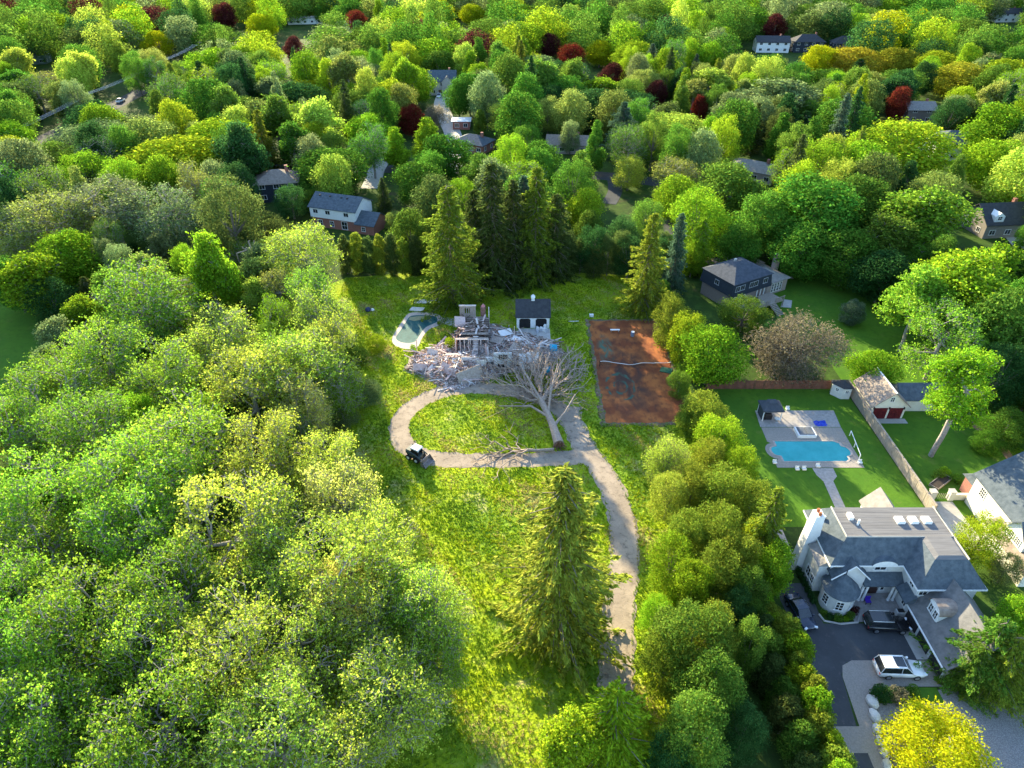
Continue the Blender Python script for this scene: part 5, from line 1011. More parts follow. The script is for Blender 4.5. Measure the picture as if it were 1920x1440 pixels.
for it in range(16000):
    y = 138 + (330 - 138) * rf2.random() ** .8; x = rf2.uniform(-.80, .80) * (y + 20)
    r = rf2.uniform(5.2, 9.6); H = rf2.uniform(12, 19.5)
    if fills >= 400: break
    if abs(x + 158) < 3.5 or near_house(x, y, r * .5) or crowd(x, y, r) or blocks(x, y, H, r): continue
    if -85 < x < -3 and y < 235:
        H = min(H, .27 * (y - 100)); r = min(r, H * .42)
        if crowd(x, y, r): continue
    k = rf2.choices(['m', 'w', 'p', 'c', 'o', 's', 't'], [9, 6, 2.2, 2.2, 3, 2, .8])[0]; cc = rf2.choice(FILLC)
    if k == 'c': cc = rf2.choice(['dark', 'dcedar', 'blue', 'cedar']); r *= .6; H *= 1.15
    if k == 'p': r *= .62; H *= 1.1
    if k == 't': r *= .4; H *= .7; cc = rf2.choice(['dark', 'dcedar', 'mid'])
    if x < -30 and y < 170 and k == 'm': k = 's'
    put(k, cc, x, y, H, r); fills += 1
for it in range(1100):      # gaps in the near left wood and far right gardens
    if rf2.random() < .6: x, y = rf2.uniform(-95, -26), rf2.uniform(30, 138); okk = x < -26 - max(0, (y - 75)) * .25 and not (-110 < x < -80 and 72 < y < 116); k, cc, r, H = rf2.choice(['o', 's', 'o', 'w']), rf2.choice(['spring', 'olive', 'sage', 'lime', 'mid']), rf2.uniform(3.2, 5), rf2.uniform(8, 13)
    else: x, y = rf2.uniform(74, 125), rf2.uniform(60, 140); okk = not inpoly(x, y, [(70, 60), (80, 60), (80, 95), (70, 95)]); k, cc, r, H = rf2.choice('mmow'), rf2.choice(['lime', 'green', 'dark', 'mid']), rf2.uniform(3.5, 5.5), rf2.uniform(9, 14)
    if okk and not crowd(x, y, r) and not near_house(x, y, r * .5) and not blocks(x, y, H, r): put(k, cc, x, y, H, r); fills += 1
print('fill trees', fills, 'total', len(TREES))

# ---- labels that single out each tree: colour, kind, where, and its turn from the left among its likes
MARKS = [(640, 395, 'the white and brick house'), (1395, 520, 'the dark mansard house'), (825, 155, 'the far grey-gabled house'), (890, 255, 'the dark hip-roofed bungalow'), (1770, 260, 'the dark blue house'), (1445, 85, 'the far half-timbered house'), (200, 160, 'the overhead wires'), (520, 335, 'the patched-roof house'), (1190, 690, 'the clay tennis court'), (785, 855, 'the skid-steer loader'),
         (1520, 845, 'the turquoise pool'), (1680, 1080, 'the mansion'), (1160, 1150, 'the long drive'), (930, 650, 'the wrecked house'), (1410, 310, 'the grey bungalow roof'), (1880, 420, 'the white-dormer house'), (300, 1000, 'the left foreground'), (80, 700, 'the shaded side field'), (475, 500, 'the dead snag'), (1065, 265, 'the brown bungalow'), (60, 60, 'the top left corner'), (1860, 60, 'the top right corner'), (960, 20, 'the top edge centre'), (560, 40, 'the far white flat roof')]
groups = {}
for T in TREES:
    px, py, s = proj(T['x'], T['y'], T['H'] * .7); T['px'] = px; T['py'] = py
    if T['label']: continue
    mx, my, nm_ = min(MARKS, key=lambda q: math.hypot(q[0] - px, (q[1] - py) * 1.3)); dx, dy = px - mx, py - my
    rel = ('left of' if dx < 0 else 'right of') if abs(dx) > abs(dy) * 1.2 else ('behind' if dy < 0 else 'in front of')
    if 'foreground' in nm_: rel = 'in'
    if 'corner' in nm_ or 'edge' in nm_: rel = 'near'
    T['key'] = (COLS[T['c']][1], KIND[T['k']][1], rel, nm_); groups.setdefault(T['key'], []).append(T)
ORD = ['first', 'second', 'third', 'fourth', 'fifth', 'sixth', 'seventh', 'eighth', 'ninth', 'tenth', 'eleventh', 'twelfth', 'thirteenth', 'fourteenth', 'fifteenth', 'sixteenth', 'seventeenth', 'eighteenth', 'nineteenth', 'twentieth'] + ['%dth' % i for i in range(21, 60)]
for key, L_ in groups.items():
    L_.sort(key=lambda T: T['px'])
    for i, T in enumerate(L_):
        T['label'] = '%s %s %s %s' % key if len(L_) == 1 else '%s %s from the left %s %s' % (ORD[i] + ' ' + key[0], key[1], key[2], key[3])
def place_tree(T, i):
    ps = PROTO[T['k']]; tm, cm, pr, ph = ps[i % len(ps)]; nm_ = KIND[T['k']][0]
    e = bpy.data.objects.new(nm_, None); col.objects.link(e); e.empty_display_size = .5
    e.location = (T['x'], T['y'], 0); e.rotation_euler = (0, 0, (i * 2.399) % 6.283); sr = T['r'] / pr; e.scale = (sr, sr, T['H'] / ph)
    e['label'] = T['label']; e['category'] = 'tree'; e['group'] = KIND[T['k']][1] + 's'
    for n_, me, m_ in (('trunk', tm, BARKP if T['k'] in 'sol' else BARK), ('crown', cm, LEAF)):
        if not me.materials: me.materials.append(m_)
        o = bpy.data.objects.new(n_, me); col.objects.link(o); o.parent = e
        if n_ == 'crown':
            b = COLS[T['c']][0]; v = 1 + .18 * math.sin(i * 12.9898); hshift = 1 + .1 * math.sin(i * 4.1)
            o.color = (b[0] * v * hshift, b[1] * v, b[2] * v, 1)
    return e
for i, T in enumerate(TREES): place_tree(T, i)

# ---- the far wood beyond: one mass, crowns scattered on points
def far_wood():
    shp = bpy.data.collections.new('crown_shapes')
    for k in range(6):
        pr = (pm_, pm_, pm_, pp_, pw_, pt_)[k]; V, c, r = crown_lobed(5.5, 1.2, 12.3, pr, 60, (.12, .38), 6000, .42, rough=.26)
        me = quads_mesh('crown_shape', V / np.array([5.5, 5.5, 13.0])); me.materials.append(LEAFI)
        shp.objects.link(bpy.data.objects.new('crown_shape_%d' % k, me))
    r3 = random.Random(3); names = ['mid', 'green', 'lime', 'sage', 'dark', 'olive', 'mid', 'dark', 'mid', 'green', 'green', 'lime', 'mid', 'ylime', 'sage', 'green', 'mid', 'green', 'spring', 'dark', 'dcedar', 'lime', 'mid', 'green', 'dark', 'sage', 'yellow', 'maroon', 'mid', 'mid', 'dark']
    pts = []; sc = []; tint = []; rot = []; idx = []
    for it in range(20000):
        y = 332 + (740 - 332) * r3.random(); x = r3.uniform(-.86, .86) * (y + 10); r = r3.uniform(8.5, 15); H = r3.uniform(15, 24)
        if abs(x + 160) < 4 or near_house(x, y, 3) or crowd(x, y, r) or blocks(x, y, H, r): continue
        if any(abs(a - x) < 12.5 and abs(b - y) < 12.5 for a, b, _ in pts): continue
        k = r3.choices(range(6), [4, 4, 4, 2, 3, 1])[0]
        if k in (3, 5): r *= .6; H *= 1.1
        pts.append((x, y, 0.0)); sc.append((r, r, H)); rot.append((0, 0, r3.uniform(0, 6.28))); idx.append(k)
        tint.append((*(np.array(COLS[r3.choice(names)][0]) * r3.uniform(.8, 1.2)), 1.0))
        if len(pts) >= 1500: break
    me = bpy.data.meshes.new('distant_wood'); me.from_pydata(pts, [], [])
    for nm_, ty, key, dat in (('size', 'FLOAT_VECTOR', 'vector', sc), ('turn', 'FLOAT_VECTOR', 'vector', rot), ('pick', 'INT', 'value', idx), ('tint', 'FLOAT_COLOR', 'color', tint)):
        at = me.attributes.new(nm_, ty, 'POINT'); at.data.foreach_set(key, np.array(dat).ravel())
    o = obj('distant_wood', me, None); o['kind'] = 'stuff'; o['label'] = 'far mass of treetops filling the top of the picture'; o['category'] = 'woodland'
    ng = bpy.data.node_groups.new('scatter_crowns', 'GeometryNodeTree'); ng.interface.new_socket('Geometry', in_out='INPUT', socket_type='NodeSocketGeometry'); ng.interface.new_socket('Geometry', in_out='OUTPUT', socket_type='NodeSocketGeometry')
    gi = ng.nodes.new('NodeGroupInput'); go = ng.nodes.new('NodeGroupOutput'); ip = ng.nodes.new('GeometryNodeInstanceOnPoints'); ci = ng.nodes.new('GeometryNodeCollectionInfo')
    ci.inputs['Collection'].default_value = shp; ci.inputs['Separate Children'].default_value = True; ci.inputs['Reset Children'].default_value = True
    def att(nm_, ty):
        n_ = ng.nodes.new('GeometryNodeInputNamedAttribute'); n_.data_type = ty; n_.inputs['Name'].default_value = nm_
        return [q for q in n_.outputs if q.enabled and q.name == 'Attribute'][0]
    ng.links.new(gi.outputs[0], ip.inputs['Points']); ng.links.new(ci.outputs[0], ip.inputs['Instance']); ip.inputs['Pick Instance'].default_value = True
    ng.links.new(att('pick', 'INT'), ip.inputs['Instance Index']); ng.links.new(att('turn', 'FLOAT_VECTOR'), ip.inputs['Rotation']); ng.links.new(att('size', 'FLOAT_VECTOR'), ip.inputs['Scale']); ng.links.new(ip.outputs[0], go.inputs[0])
    md = o.modifiers.new('scatter', 'NODES'); md.node_group = ng
    print('far wood', len(pts))
LEAFI = leaf_mat('instanced_leaves', attr='tint')
for n_ in LEAFI.node_tree.nodes:
    if n_.type == 'ATTRIBUTE': n_.attribute_type = 'INSTANCER'
far_wood()

# ================================================================== THE WRECKED HOUSE
wk = thing('wrecked_house', 'half-demolished house: bare studs, stairs and a spreading heap of broken timber', 'ruin', (-5, 103, 0))
TIM = [mat('timber_grey', (.30, .24, .20), (.46, .39, .34), .95, 3), mat('timber_pale', (.58, .49, .44), (.74, .65, .60), .95, 3), mat('timber_pink', (.50, .35, .31), (.66, .49, .45), .95, 3), mat('timber_white', (.70, .67, .65), (.80, .77, .75), .8, 3), mat('timber_dark', (.12, .09, .075), (.2, .15, .12), .95, 3), mat('brick_rubble', (.30, .14, .10), (.42, .24, .18), .95, 4)]
PILE = [(-18.6, 98.6), (-17.6, 103.5), (-13.4, 107), (-9.8, 112.6), (-4.4, 114.3), (1.0, 111), (7.4, 108), (9.2, 104), (5.2, 99), (0, 98.2), (-4.2, 95.4), (-9.6, 92.0), (-12.8, 94.4), (-15, 96.6)]
pc = (-5.5, 102.5)
def heap(x, y):
    d = math.hypot((x + 9) / 6.5, (y - 98.5) / 4.5); e = math.hypot((x - 1) / 6.5, (y - 104.5) / 5.5); g_ = math.hypot((x + 15) / 3.5, (y - 101) / 3.5)
    return 1.9 * max(0, 1 - d * d) + 1.3 * max(0, 1 - e * e) + .9 * max(0, 1 - g_ * g_) + .08
hm = MB(); nx, ny = 46, 34; inside = {}
for j in range(ny + 1):
    for i in range(nx + 1):
        x = -19 + 29 * i / nx; y = 91.5 + 23 * j / ny; ins = inpoly(x, y, PILE); inside[(i, j)] = ins
        hm.V.append((x, y, (heap(x, y) * random.uniform(.45, .95) if ins else 0.02)))
hm.F = [(j * (nx + 1) + i, j * (nx + 1) + i + 1, (j + 1) * (nx + 1) + i + 1, (j + 1) * (nx + 1) + i) for j in range(ny) for i in range(nx) if any(inside[(i + a, j + b)] for a in (0, 1) for b in (0, 1))]
struct('dirt_patch', sheet(ragged(PILE, .8, .9, 12), .034), multi_noise_mat('trampled_dirt', [((.34, .26, .20), .7, .45, .6), ((.16, .2, .04), .9, .52, .62)], (.22, .17, .13)))
part(wk, 'rubble', hm, multi_noise_mat('rubble', [((.42, .36, .33), 1.3, .45, .55), ((.16, .14, .13), 2.4, .5, .6), ((.56, .5, .48), 4, .58, .66), ((.34, .20, .14), .7, .6, .7)], (.27, .24, .225), bump=.25, bscale=3))
rp = random.Random(77); pm2 = {}
for i in range(290):
    while True:
        x, y = rp.uniform(-19, 9.4), rp.uniform(91.5, 114)
        if inpoly(x, y, PILE) and not (-9.8 < x < -4.3 and 104.2 < y < 112.6): break
    L = rp.choice([1.2, 1.8, 2.4, 3.2, 4.4]); wd = rp.choice([.10, .14, .2, .3]); th = rp.choice([.05, .09, .12]); key = (L, wd, th, rp.randrange(5))
    left = x < -6
    mi = rp.choice([1, 2, 2, 0, 3, 4]) if left else rp.choice([0, 0, 3, 1, 4, 0])
    key = (L, wd, th, mi)
    if key not in pm2: pm2[key] = MB().box(-L / 2, L / 2, -wd / 2, wd / 2, -th / 2, th / 2).mesh('plank'); pm2[key].materials.append(TIM[mi])
    o = bpy.data.objects.new('plank', pm2[key]); col.objects.link(o); o.parent = wk
    tilt = rp.gauss(0, .28); o.rotation_euler = (rp.gauss(0, .3), tilt, (rp.gauss(.5, .9) if left else rp.gauss(-.3, .8)))
    z = heap(x, y) * rp.uniform(.6, 1.05) + abs(math.sin(tilt)) * L * .35 + .06
    o.location = (x - OFF[wk.name][0], y - OFF[wk.name][1], z)
sm = [MB() for _ in TIM]
for i in range(7000):
    x, y = rp.uniform(-19, 9.4), rp.uniform(91.5, 114)
    if not inpoly(x, y, PILE): continue
    m_ = rp.randrange(len(TIM)); M = Matrix.Rotation(rp.uniform(0, 6.28), 3, 'Z') @ Matrix.Rotation(rp.gauss(0, .45), 3, 'X') @ Matrix.Rotation(rp.gauss(0, .35), 3, 'Y')
    sm[m_].obox((x, y, heap(x, y) * rp.uniform(.6, 1.1) + .08), (rp.uniform(.2, 1.0), rp.uniform(.05, .2), rp.uniform(.03, .09)), M)
for k, s in enumerate(sm):
    o = part(wk, 'splinters', s, TIM[k]); o['kind'] = 'stuff'
# standing core: platform, studs, stairs, upper back wall
for i in range(22):
    if i in (3, 4, 9, 15): continue
    y = 105.8 + i * .29; part(wk, 'floor_board', MB().box(-10.0 + rp.uniform(-.3, 1.2) * (i < 9), -4.3 - rp.uniform(0, 1.6) * (i % 3 == 0), y, y + .26, 2.78 + rp.uniform(0, .05), 2.86 + rp.uniform(0, .05)), TIM[rp.choice([0, 4, 4, 2])])
for i in range(40):
    M = Matrix.Rotation(rp.uniform(0, 3.1), 3, 'Z') @ Matrix.Rotation(rp.gauss(0, .25), 3, 'Y'); part(wk, 'plank', MB().obox((rp.uniform(-9.6, -4.8), rp.uniform(106, 111.5), 3.0 + rp.uniform(0, .5)), (rp.uniform(.8, 2.8), rp.uniform(.1, .35), .07), M), TIM[rp.choice([0, 1, 2, 3, 4, 4])])
part(wk, 'back_wall', MB().box(-9.9, -4.3, 111.9, 112.1, 0, 2.74), TIM[4]); part(wk, 'side_wall', MB().box(-10.05, -9.9, 104.4, 112.1, 0, 2.74), mat('old_brick', (.2, .09, .07), (.3, .17, .14), .95, 4))
part(wk, 'inner_wall', MB().box(-5.0, -4.85, 106.6, 111.8, 0, 2.74), TIM[4])
part(wk, 'top_plate', MB().box(-10.2, -4.2, 103.9, 104.1, 2.85, 3.0), TIM[1])
for x in (-10.1, -9.3, -8.55, -7.75, -7.45, -5.6, -4.3): part(wk, 'stud', MB().box(x - .07, x + .07, 103.92, 104.06, .05, 2.85), TIM[1])
for y in (104.9, 106.2, 107.6): part(wk, 'joist', MB().box(-10.1, -4.3, y - .06, y + .06, 2.55, 2.74), TIM[0])
stp = part(wk, 'staircase', MB().obox((-7.05, 103.6, 1.45), (.06, 4.3, .25), Matrix.Rotation(R(42), 3, 'X')).obox((-6.0, 103.6, 1.45), (.06, 4.3, .25), Matrix.Rotation(R(42), 3, 'X')), TIM[4])
for i in range(13): part(wk, 'step', MB().box(-7.0, -6.05, 102.1 + i * .24, 102.4 + i * .24, .18 + i * .215, .24 + i * .215), TIM[1], stp)
for x in np.linspace(-9.7, -6.9, 8): part(wk, 'stud', MB().box(x - .06, x + .06, 111.95, 112.07, 2.96, 5.3), TIM[0])
part(wk, 'upper_wall', MB().box(-9.8, -8.9, 112.08, 112.16, 2.96, 5.2).box(-7.9, -6.8, 112.08, 112.16, 2.96, 5.2).box(-8.9, -7.9, 112.08, 112.16, 2.96, 3.6).box(-8.9, -7.9, 112.08, 112.16, 4.7, 5.2), TIM[0])
part(wk, 'upper_plate', MB().box(-9.9, -6.7, 111.9, 112.2, 5.22, 5.4), TIM[1])
part(wk, 'stud', MB().box(-4.4, -4.25, 111.9, 112.05, .1, 5.0), TIM[1]); part(wk, 'stud', MB().obox((-17.0, 103.2, 1.6), (.14, .14, 3.3), Matrix.Rotation(.04, 3, 'Y')), TIM[2]); part(wk, 'stud', MB().obox((.4, 108.0, 1.6), (.1, .1, 3.2), Matrix.Rotation(.03, 3, 'Y')), TIM[1]); part(wk, 'stud', MB().obox((-4.6, 102.4, 1.5), (.28, .12, 3.0), Matrix.Rotation(-.05, 3, 'Y')), TIM[2])
part(wk, 'chimney_stub', MB().box(-5.9, -5.0, 112.6, 113.4, 0, 4.6), MATS['old_brick'])
part(wk, 'chimney_cap', MB().frustum((-5.8, -5.1, 112.7, 113.3), 4.6, (-5.5, -5.3, 112.9, 113.1), 5.1), mat('salmon', (.5, .14, .14), (.6, .3, .28), .8, 4))
def slab(name, c, size, rx, ry, rz_, m, win=None):
    M = Matrix.Rotation(rz_, 3, 'Z') @ Matrix.Rotation(rx, 3, 'X') @ Matrix.Rotation(ry, 3, 'Y')
    s = part(wk, name, MB().obox(c, size, M), m)
    if win:
        for (u, v, a, b) in win:
            cc = Vector(c) + M @ Vector((u, -size[1] / 2 - .02, v)); part(wk, 'window_hole', MB().obox(cc, (a, .05, b), M), GLASS, s)
            for q in (-1, 1): part(wk, 'shutter', MB().obox(Vector(c) + M @ Vector((u + q * (a / 2 + .2), -size[1] / 2 - .03, v)), (.3, .05, b), M), BLACKM, s)
            part(wk, 'mullion', MB().obox(cc + M @ Vector((0, -.04, 0)), (.06, .04, b), M), WHITE, s)
    return s
slab('wall_panel', (-1.6, 99.2, 1.55), (3.1, .18, 3.1), -.06, 0, .03, WHITE, [(0, .75, .7, .9), (-.3, -.95, .5, .7)])
slab('wall_panel', (-3.9, 99.5, 1.0), (1.5, .18, 2.0), -.12, .05, .08, WHITE, [(.1, -.3, .5, .8)])
slab('wall_panel', (2.7, 99.6, 1.1), (2.9, .16, 2.7), -.75, .12, .2, WHITE)
slab('wall_panel', (3.6, 101.0, .9), (2.2, .16, 2.2), -1.0, -.2, -.35, WHITE)
slab('wall_panel', (-7.3, 98.6, 1.5), (3.0, .18, 2.0), -.35, .1, .12, TIM[1]); slab('wall_panel', (-5.3, 98.2, 1.2), (1.6, .18, 1.9), -.2, -.05, 0, CREAM)
slab('floor_panel', (-7.0, 95.3, 1.1), (4.6, .25, 2.4), -.55, -.18, .32, TIM[0])
for k in range(6): slab('lath', (-8.6 + k * .72, 94.85 + k * .26, 1.15 + k * .06), (.14, .2, 2.4), -.55, -.18, .32, TIM[4] if k % 2 else TIM[1])
slab('floor_panel', (-11.2, 96.6, 1.1), (3.2, .15, 2.2), -.8, .25, -.5, TIM[2]); slab('floor_panel', (-13.4, 98.0, .8), (2.4, .15, 1.6), -.9, -.3, .8, TIM[1]); slab('wall_panel', (-15.6, 98.4, .7), (3.2, .12, 1.2), -.7, .2, .3, TIM[2]); slab('wall_panel', (-14.2, 102.6, 1.0), (2.0, .12, 1.2), -.6, .1, -.3, TIM[1])
slab('roof_panel', (-9.6, 109.5, 3.5), (2.0, .14, 1.8), -1.0, .35, .5, TIM[2]); slab('roof_panel', (-1.2, 109.2, 1.2), (2.8, .12, 1.4), -1.1, .3, .9, TIM[3]); slab('roof_panel', (1.5, 106.4, 1.1), (3.4, .12, 1.1), -1.2, .15, -.5, TIM[3]); slab('roof_panel', (-2.8, 106.6, 1.2), (2.6, .12, 1.4), -1.1, -.3, -.9, TIM[0]); slab('roof_panel', (0.2, 102.8, 1.3), (3.2, .14, 1.6), -1.0, -.45, .7, TIM[0])
for k, (x, y, l) in enumerate(((6.4, 97.4, 'bright blue tarp square among the fallen branches'), (7.5, 104.6, 'bright blue tarp lying at the right end of the debris'))):
    single('tarp_piece', MB().add([(x - .7, y - .6, .9), (x + .6, y - .5, .75), (x + .7, y + .5, 1.1), (x - .6, y + .6, 1.2), (x, y, 1.25), (x - .7, y - .6, .1), (x + .6, y - .5, .05), (x + .7, y + .5, .1), (x - .6, y + .6, .1)], [(0, 1, 4), (1, 2, 4), (2, 3, 4), (3, 0, 4), (0, 5, 6, 1), (1, 6, 7, 2), (2, 7, 8, 3), (3, 8, 5, 0)]), CYANP, l, 'tarp')
single('green_sheet', MB().add([(4.9, 98.8, .15), (5.6, 98.6, .15), (5.2, 102.4, 1.5), (4.6, 102.0, 1.4), (4.9, 98.8, .05), (5.6, 98.6, .05)], [(0, 1, 2, 3), (0, 4, 5, 1)]), TARP, 'long strip of teal sheeting beside the white fallen wall', 'sheet')
for i in range(5):
    single('loose_beam', MB().obox((6.8 + rp.uniform(-.6, 1.4), 106.0 + i * .35, .35 + .12 * i), (3.4 + rp.uniform(-1, 1), .14, .14), Matrix.Rotation(rp.uniform(-.7, .9), 3, 'Z') @ Matrix.Rotation(rp.uniform(-.1, .1), 3, 'Y')), TIM[1 if i % 2 else 0], ('lowest', 'second', 'third', 'fourth', 'topmost')[i] + ' of the crossed loose beams at the right end of the debris', 'beam', 'crossed loose beams')

# ================================================================== FALLEN TREE, LIMB, SNAG
def cloud(n, f): return np.array([f() for _ in range(n)])
ft = thing('fallen_tree', 'big uprooted bare tree lying across the drive loop towards the wrecked house', 'fallen tree', (6.6, 79, 0))
tg = []
r9 = random.Random(9)
while len(tg) < 3000:
    u = r9.random() ** .75; a = r9.gauss(0, .38); L = 5 + 15 * u
    x = 5.6 + math.sin(a) * L * 1.05 - 1.0 * u; y = 82.5 + math.cos(a) * L; z = .3 + abs(r9.gauss(0, 1)) * (1.0 + 2.0 * math.sin(math.pi * u))
    if z < 6 and -6 < x < 13 and y < 103: tg.append((x, y, z))
trunk = [(7.0, 77.8, .75), (6.7, 79.5, .85), (6.3, 81.5, 1.1), (5.8, 83.5, 1.35), (5.3, 85.2, 1.6), (4.6, 87.0, 1.9)]
P, par, rad = skeleton(np.array(tg), trunk, .55, .022, 2.6, .5)
off = np.array(ft.location)
me = edges_mesh('branches', P - off, par, rad); obj('branches', me, DEADWOOD, ft)
part(ft, 'trunk', MB().tube(trunk[:5], [.78, .68, .6, .5, .4], 12), DEADWOOD)
part(ft, 'cut_face', MB().tube([(7.02, 77.7, .75), (7.0, 77.78, .75)], .6, 12), mat('rotten_wood', (.10, .05, .03), (.2, .11, .07), .95, 3))
for (p0, p1, p2, r0) in (((6.3, 81.5, 1.1), (8.2, 83.6, 2.2), (10, 87, 3.2), .26), ((5.8, 83.4, 1.4), (3.0, 86, 1.6), (-2, 86.6, 1.2), .24), ((5.6, 84, 1.5), (6.2, 88, 3.4), (7.5, 93, 5), .22), ((5.2, 85.4, 1.7), (3, 90, 3.4), (1, 95, 4.2), .24)):
    part(ft, 'limb', MB().tube([p0, p1, p2], [r0, r0 * .7, r0 * .35], 8), DEADWOOD)
for k in range(9):
    a_ = k * .7; part(ft, 'root', MB().tube([(7.0 + .4 * math.cos(a_), 77.85, .75 + .4 * math.sin(a_)), (7.05 + .85 * math.cos(a_), 77.4, .72 + .62 * math.sin(a_)), (7.1 + 1.1 * math.cos(a_ + .3), 77.0 - .2 * (k % 2), max(.1, .7 + .8 * math.sin(a_ + .2)))], [.16, .1, .03], 5), MATS['rotten_wood'])
fl = thing('fallen_limb', 'large bare broken limb lying across the bottom of the drive loop', 'branch', (2.5, 76, 0))
tg = []
while len(tg) < 160:
    u = r9.random(); a = r9.gauss(0, .5); L = 2 + 9 * u; x = 3.2 - math.cos(a) * L * .9; y = 76.3 + math.sin(a) * L * .75 + r9.uniform(-.5, .5)
    if x > -6.5: tg.append((x, y, .12 + abs(r9.gauss(0, .5))))
P, par, rad = skeleton(np.array(tg), [(6.2, 76.9, .5), (5, 76.7, .55), (3.6, 76.5, .6), (2.4, 76.6, .65)], .24, .03, 2.2, .5)
obj('branches', edges_mesh('branches', P - np.array(fl.location), par, rad), DEADWOOD, fl)
part(fl, 'limb', MB().tube([(6.2, 76.9, .42), (5, 76.7, .5), (3.6, 76.5, .55), (2.4, 76.6, .6)], [.26, .24, .2, .16], 8), DEADWOOD)
def snag(label, x, y, H, n, r, seed):
    q = random.Random(seed); t_ = thing('dead_tree', label, 'dead tree', (x, y, 0)); tg = []
    for _ in range(n):
        u = q.random() ** .6; a = q.uniform(0, 6.28); tg.append((x + math.cos(a) * r * (.3 + .7 * u), y + math.sin(a) * r * (.3 + .7 * u), H * (.35 + .65 * u)))
    P, par, rad = skeleton(np.array(tg), [(x, y, -.3), (x + .1, y, H * .15), (x, y + .1, H * .3), (x - .1, y, H * .45)], .3, .04, 2.2, .45)
    obj('branches', edges_mesh('branches', P - np.array(t_.location), par, rad), DEADWOOD, t_); part(t_, 'trunk', MB().tube([(x, y, -.3), (x + .1, y, H * .15), (x, y + .1, H * .3)], [.42, .34, .28], 8), DEADWOOD)
sx, sy = gp(478, 552); snag('bleached dead snag with upright branches at the edge of the left wood', sx, sy, 12, 16, 2.4, 4)
sx, sy = gp(18, 345); snag('bare dead tree in shade at the left edge', sx, sy, 11, 30, 3.5, 6)
sx, sy = gp(235, 770); snag('grey leafless thicket tree inside the left wood', sx, sy, 9, 90, 2.6, 8)

# ================================================================== WIRES
pw = []
for k, yy in enumerate((205, 262, 318, 372)):
    u = thing('utility_pole', ('nearest', 'second', 'third', 'farthest')[k] + ' wooden utility pole carrying the overhead wires at far left', 'pole', (-154, yy, 0), group='utility poles')
    part(u, 'pole', MB().tube([(-154, yy, -.3), (-154, yy, 10)], [.16, .11], 8), BARK); part(u, 'crossarm', MB().box(-155.3, -152.7, yy - .06, yy + .06, 9.2, 9.35), BARK)
for k, x in enumerate((-155.2, -154.4, -153.6, -152.8)):
    pts = []
    for a, b in ((205, 262), (262, 318), (318, 372)):
        pts += [(x, a + (b - a) * t, 9.45 - .9 * 4 * t * (1 - t)) for t in np.linspace(0, 1, 12)][:-1]
    single('overhead_wire', MB().tube(pts, .022, 4), mat('bright_wire', (.5, .5, .52), None, .3, 2, metal=.6), ('leftmost', 'second from left', 'third from left', 'rightmost')[k] + ' of the overhead wires at far left', 'wire', 'overhead wires')

# ================================================================== FRONT GARDEN STONES AND SHRUBS
BOULD = mat('limestone', (.55, .52, .48), (.70, .67, .62), .9, 2, bump=.05)
for k, (x, y, a, b) in enumerate(((36.75, 38.1, .55, .75), (36.35, 36.6, .5, .75), (36.05, 35.2, .45, .65), (35.85, 34.0, .4, .6), (35.7, 32.9, .4, .55), (35.5, 31.9, .4, .5))):
    mb = MB(); q = random.Random(k); n = 9
    for i, (rr, z) in enumerate(((.95, .0), (1.05, .22), (.9, .42), (.45, .52))):
        for j in range(n):
            t_ = 2 * math.pi * j / n; w_ = rr * (1 + q.uniform(-.12, .12)); mb.V.append((x + a * w_ * math.cos(t_), y + b * w_ * math.sin(t_), z + .02))
    mb.F = [(i * n + j, i * n + (j + 1) % n, (i + 1) * n + (j + 1) % n, (i + 1) * n + j) for i in range(3) for j in range(n)] + [tuple(range(3 * n, 4 * n))]
    single('boulder', mb, BOULD, ('first', 'second', 'third', 'fourth', 'fifth', 'last')[k] + ' pale boulder from the house end of the curved stone border', 'boulder', 'boulders edging the drive')
V, c, r = crown_lobed(.8, .05, 1.0, pw_, 24, (.26, .42), 1600, .11, inner=.1); SHR = quads_mesh('foliage', V); SHR.materials.append(LEAF)
STEM = MB().tube([(0, 0, -.1), (0, 0, .6)], [.05, .03], 5).mesh('stem'); STEM.materials.append(BARK)
def shrub(x, y, s, h, colr, label, group=None):
    e = bpy.data.objects.new('shrub', None); col.objects.link(e); e.location = (x, y, 0.02); e.scale = (s, s, h); e.rotation_euler = (0, 0, x * 7.1); e['label'] = label; e['category'] = 'shrub'
    if group: e['group'] = group
    for n_, me in (('stem', STEM), ('foliage', SHR)):
        o = bpy.data.objects.new(n_, me); col.objects.link(o); o.parent = e; o.color = (*COLS[colr][0], 1)
for k, (x, y, s, cc) in enumerate(((35.7, 48.7, .6, 'mid'), (36.3, 48.2, .6, 'dark'), (37.1, 47.9, .8, 'mid'), (38.0, 47.9, .5, 'lime'), (38.7, 48.2, .7, 'mid'), (39.3, 48.9, .8, 'maroon'))):
    shrub(x, y, s, s, cc, ('first', 'second', 'third', 'fourth', 'fifth', 'last, reddish')[k] + ' small shrub from the left round the mansion turret', 'shrubs round the turret')
shrub(37.9, 38.7, 1.5, 1.3, 'dark', 'dark rounded shrub at the corner of the grass patch'); shrub(39.6, 38.5, 1.5, 1.2, 'brown', 'greyish blossoming shrub beside the dark rounded shrub'); shrub(41.2, 38.9, 1.1, 1.0, 'mid', 'green shrub at the right end of the front grass patch')
shrub(-12.4, 109.0, 1.6, 1.2, 'mid', 'low green shrub between the kidney pool and the ruin'); shrub(-11.4, 106.3, 1.4, 1.6, 'ylime', 'bright yellow-green shrub at the left end of the ruin'); shrub(-17.9, 104.6, .8, 1.2, 'lime', 'small lime shrub at the near end of the kidney pool')
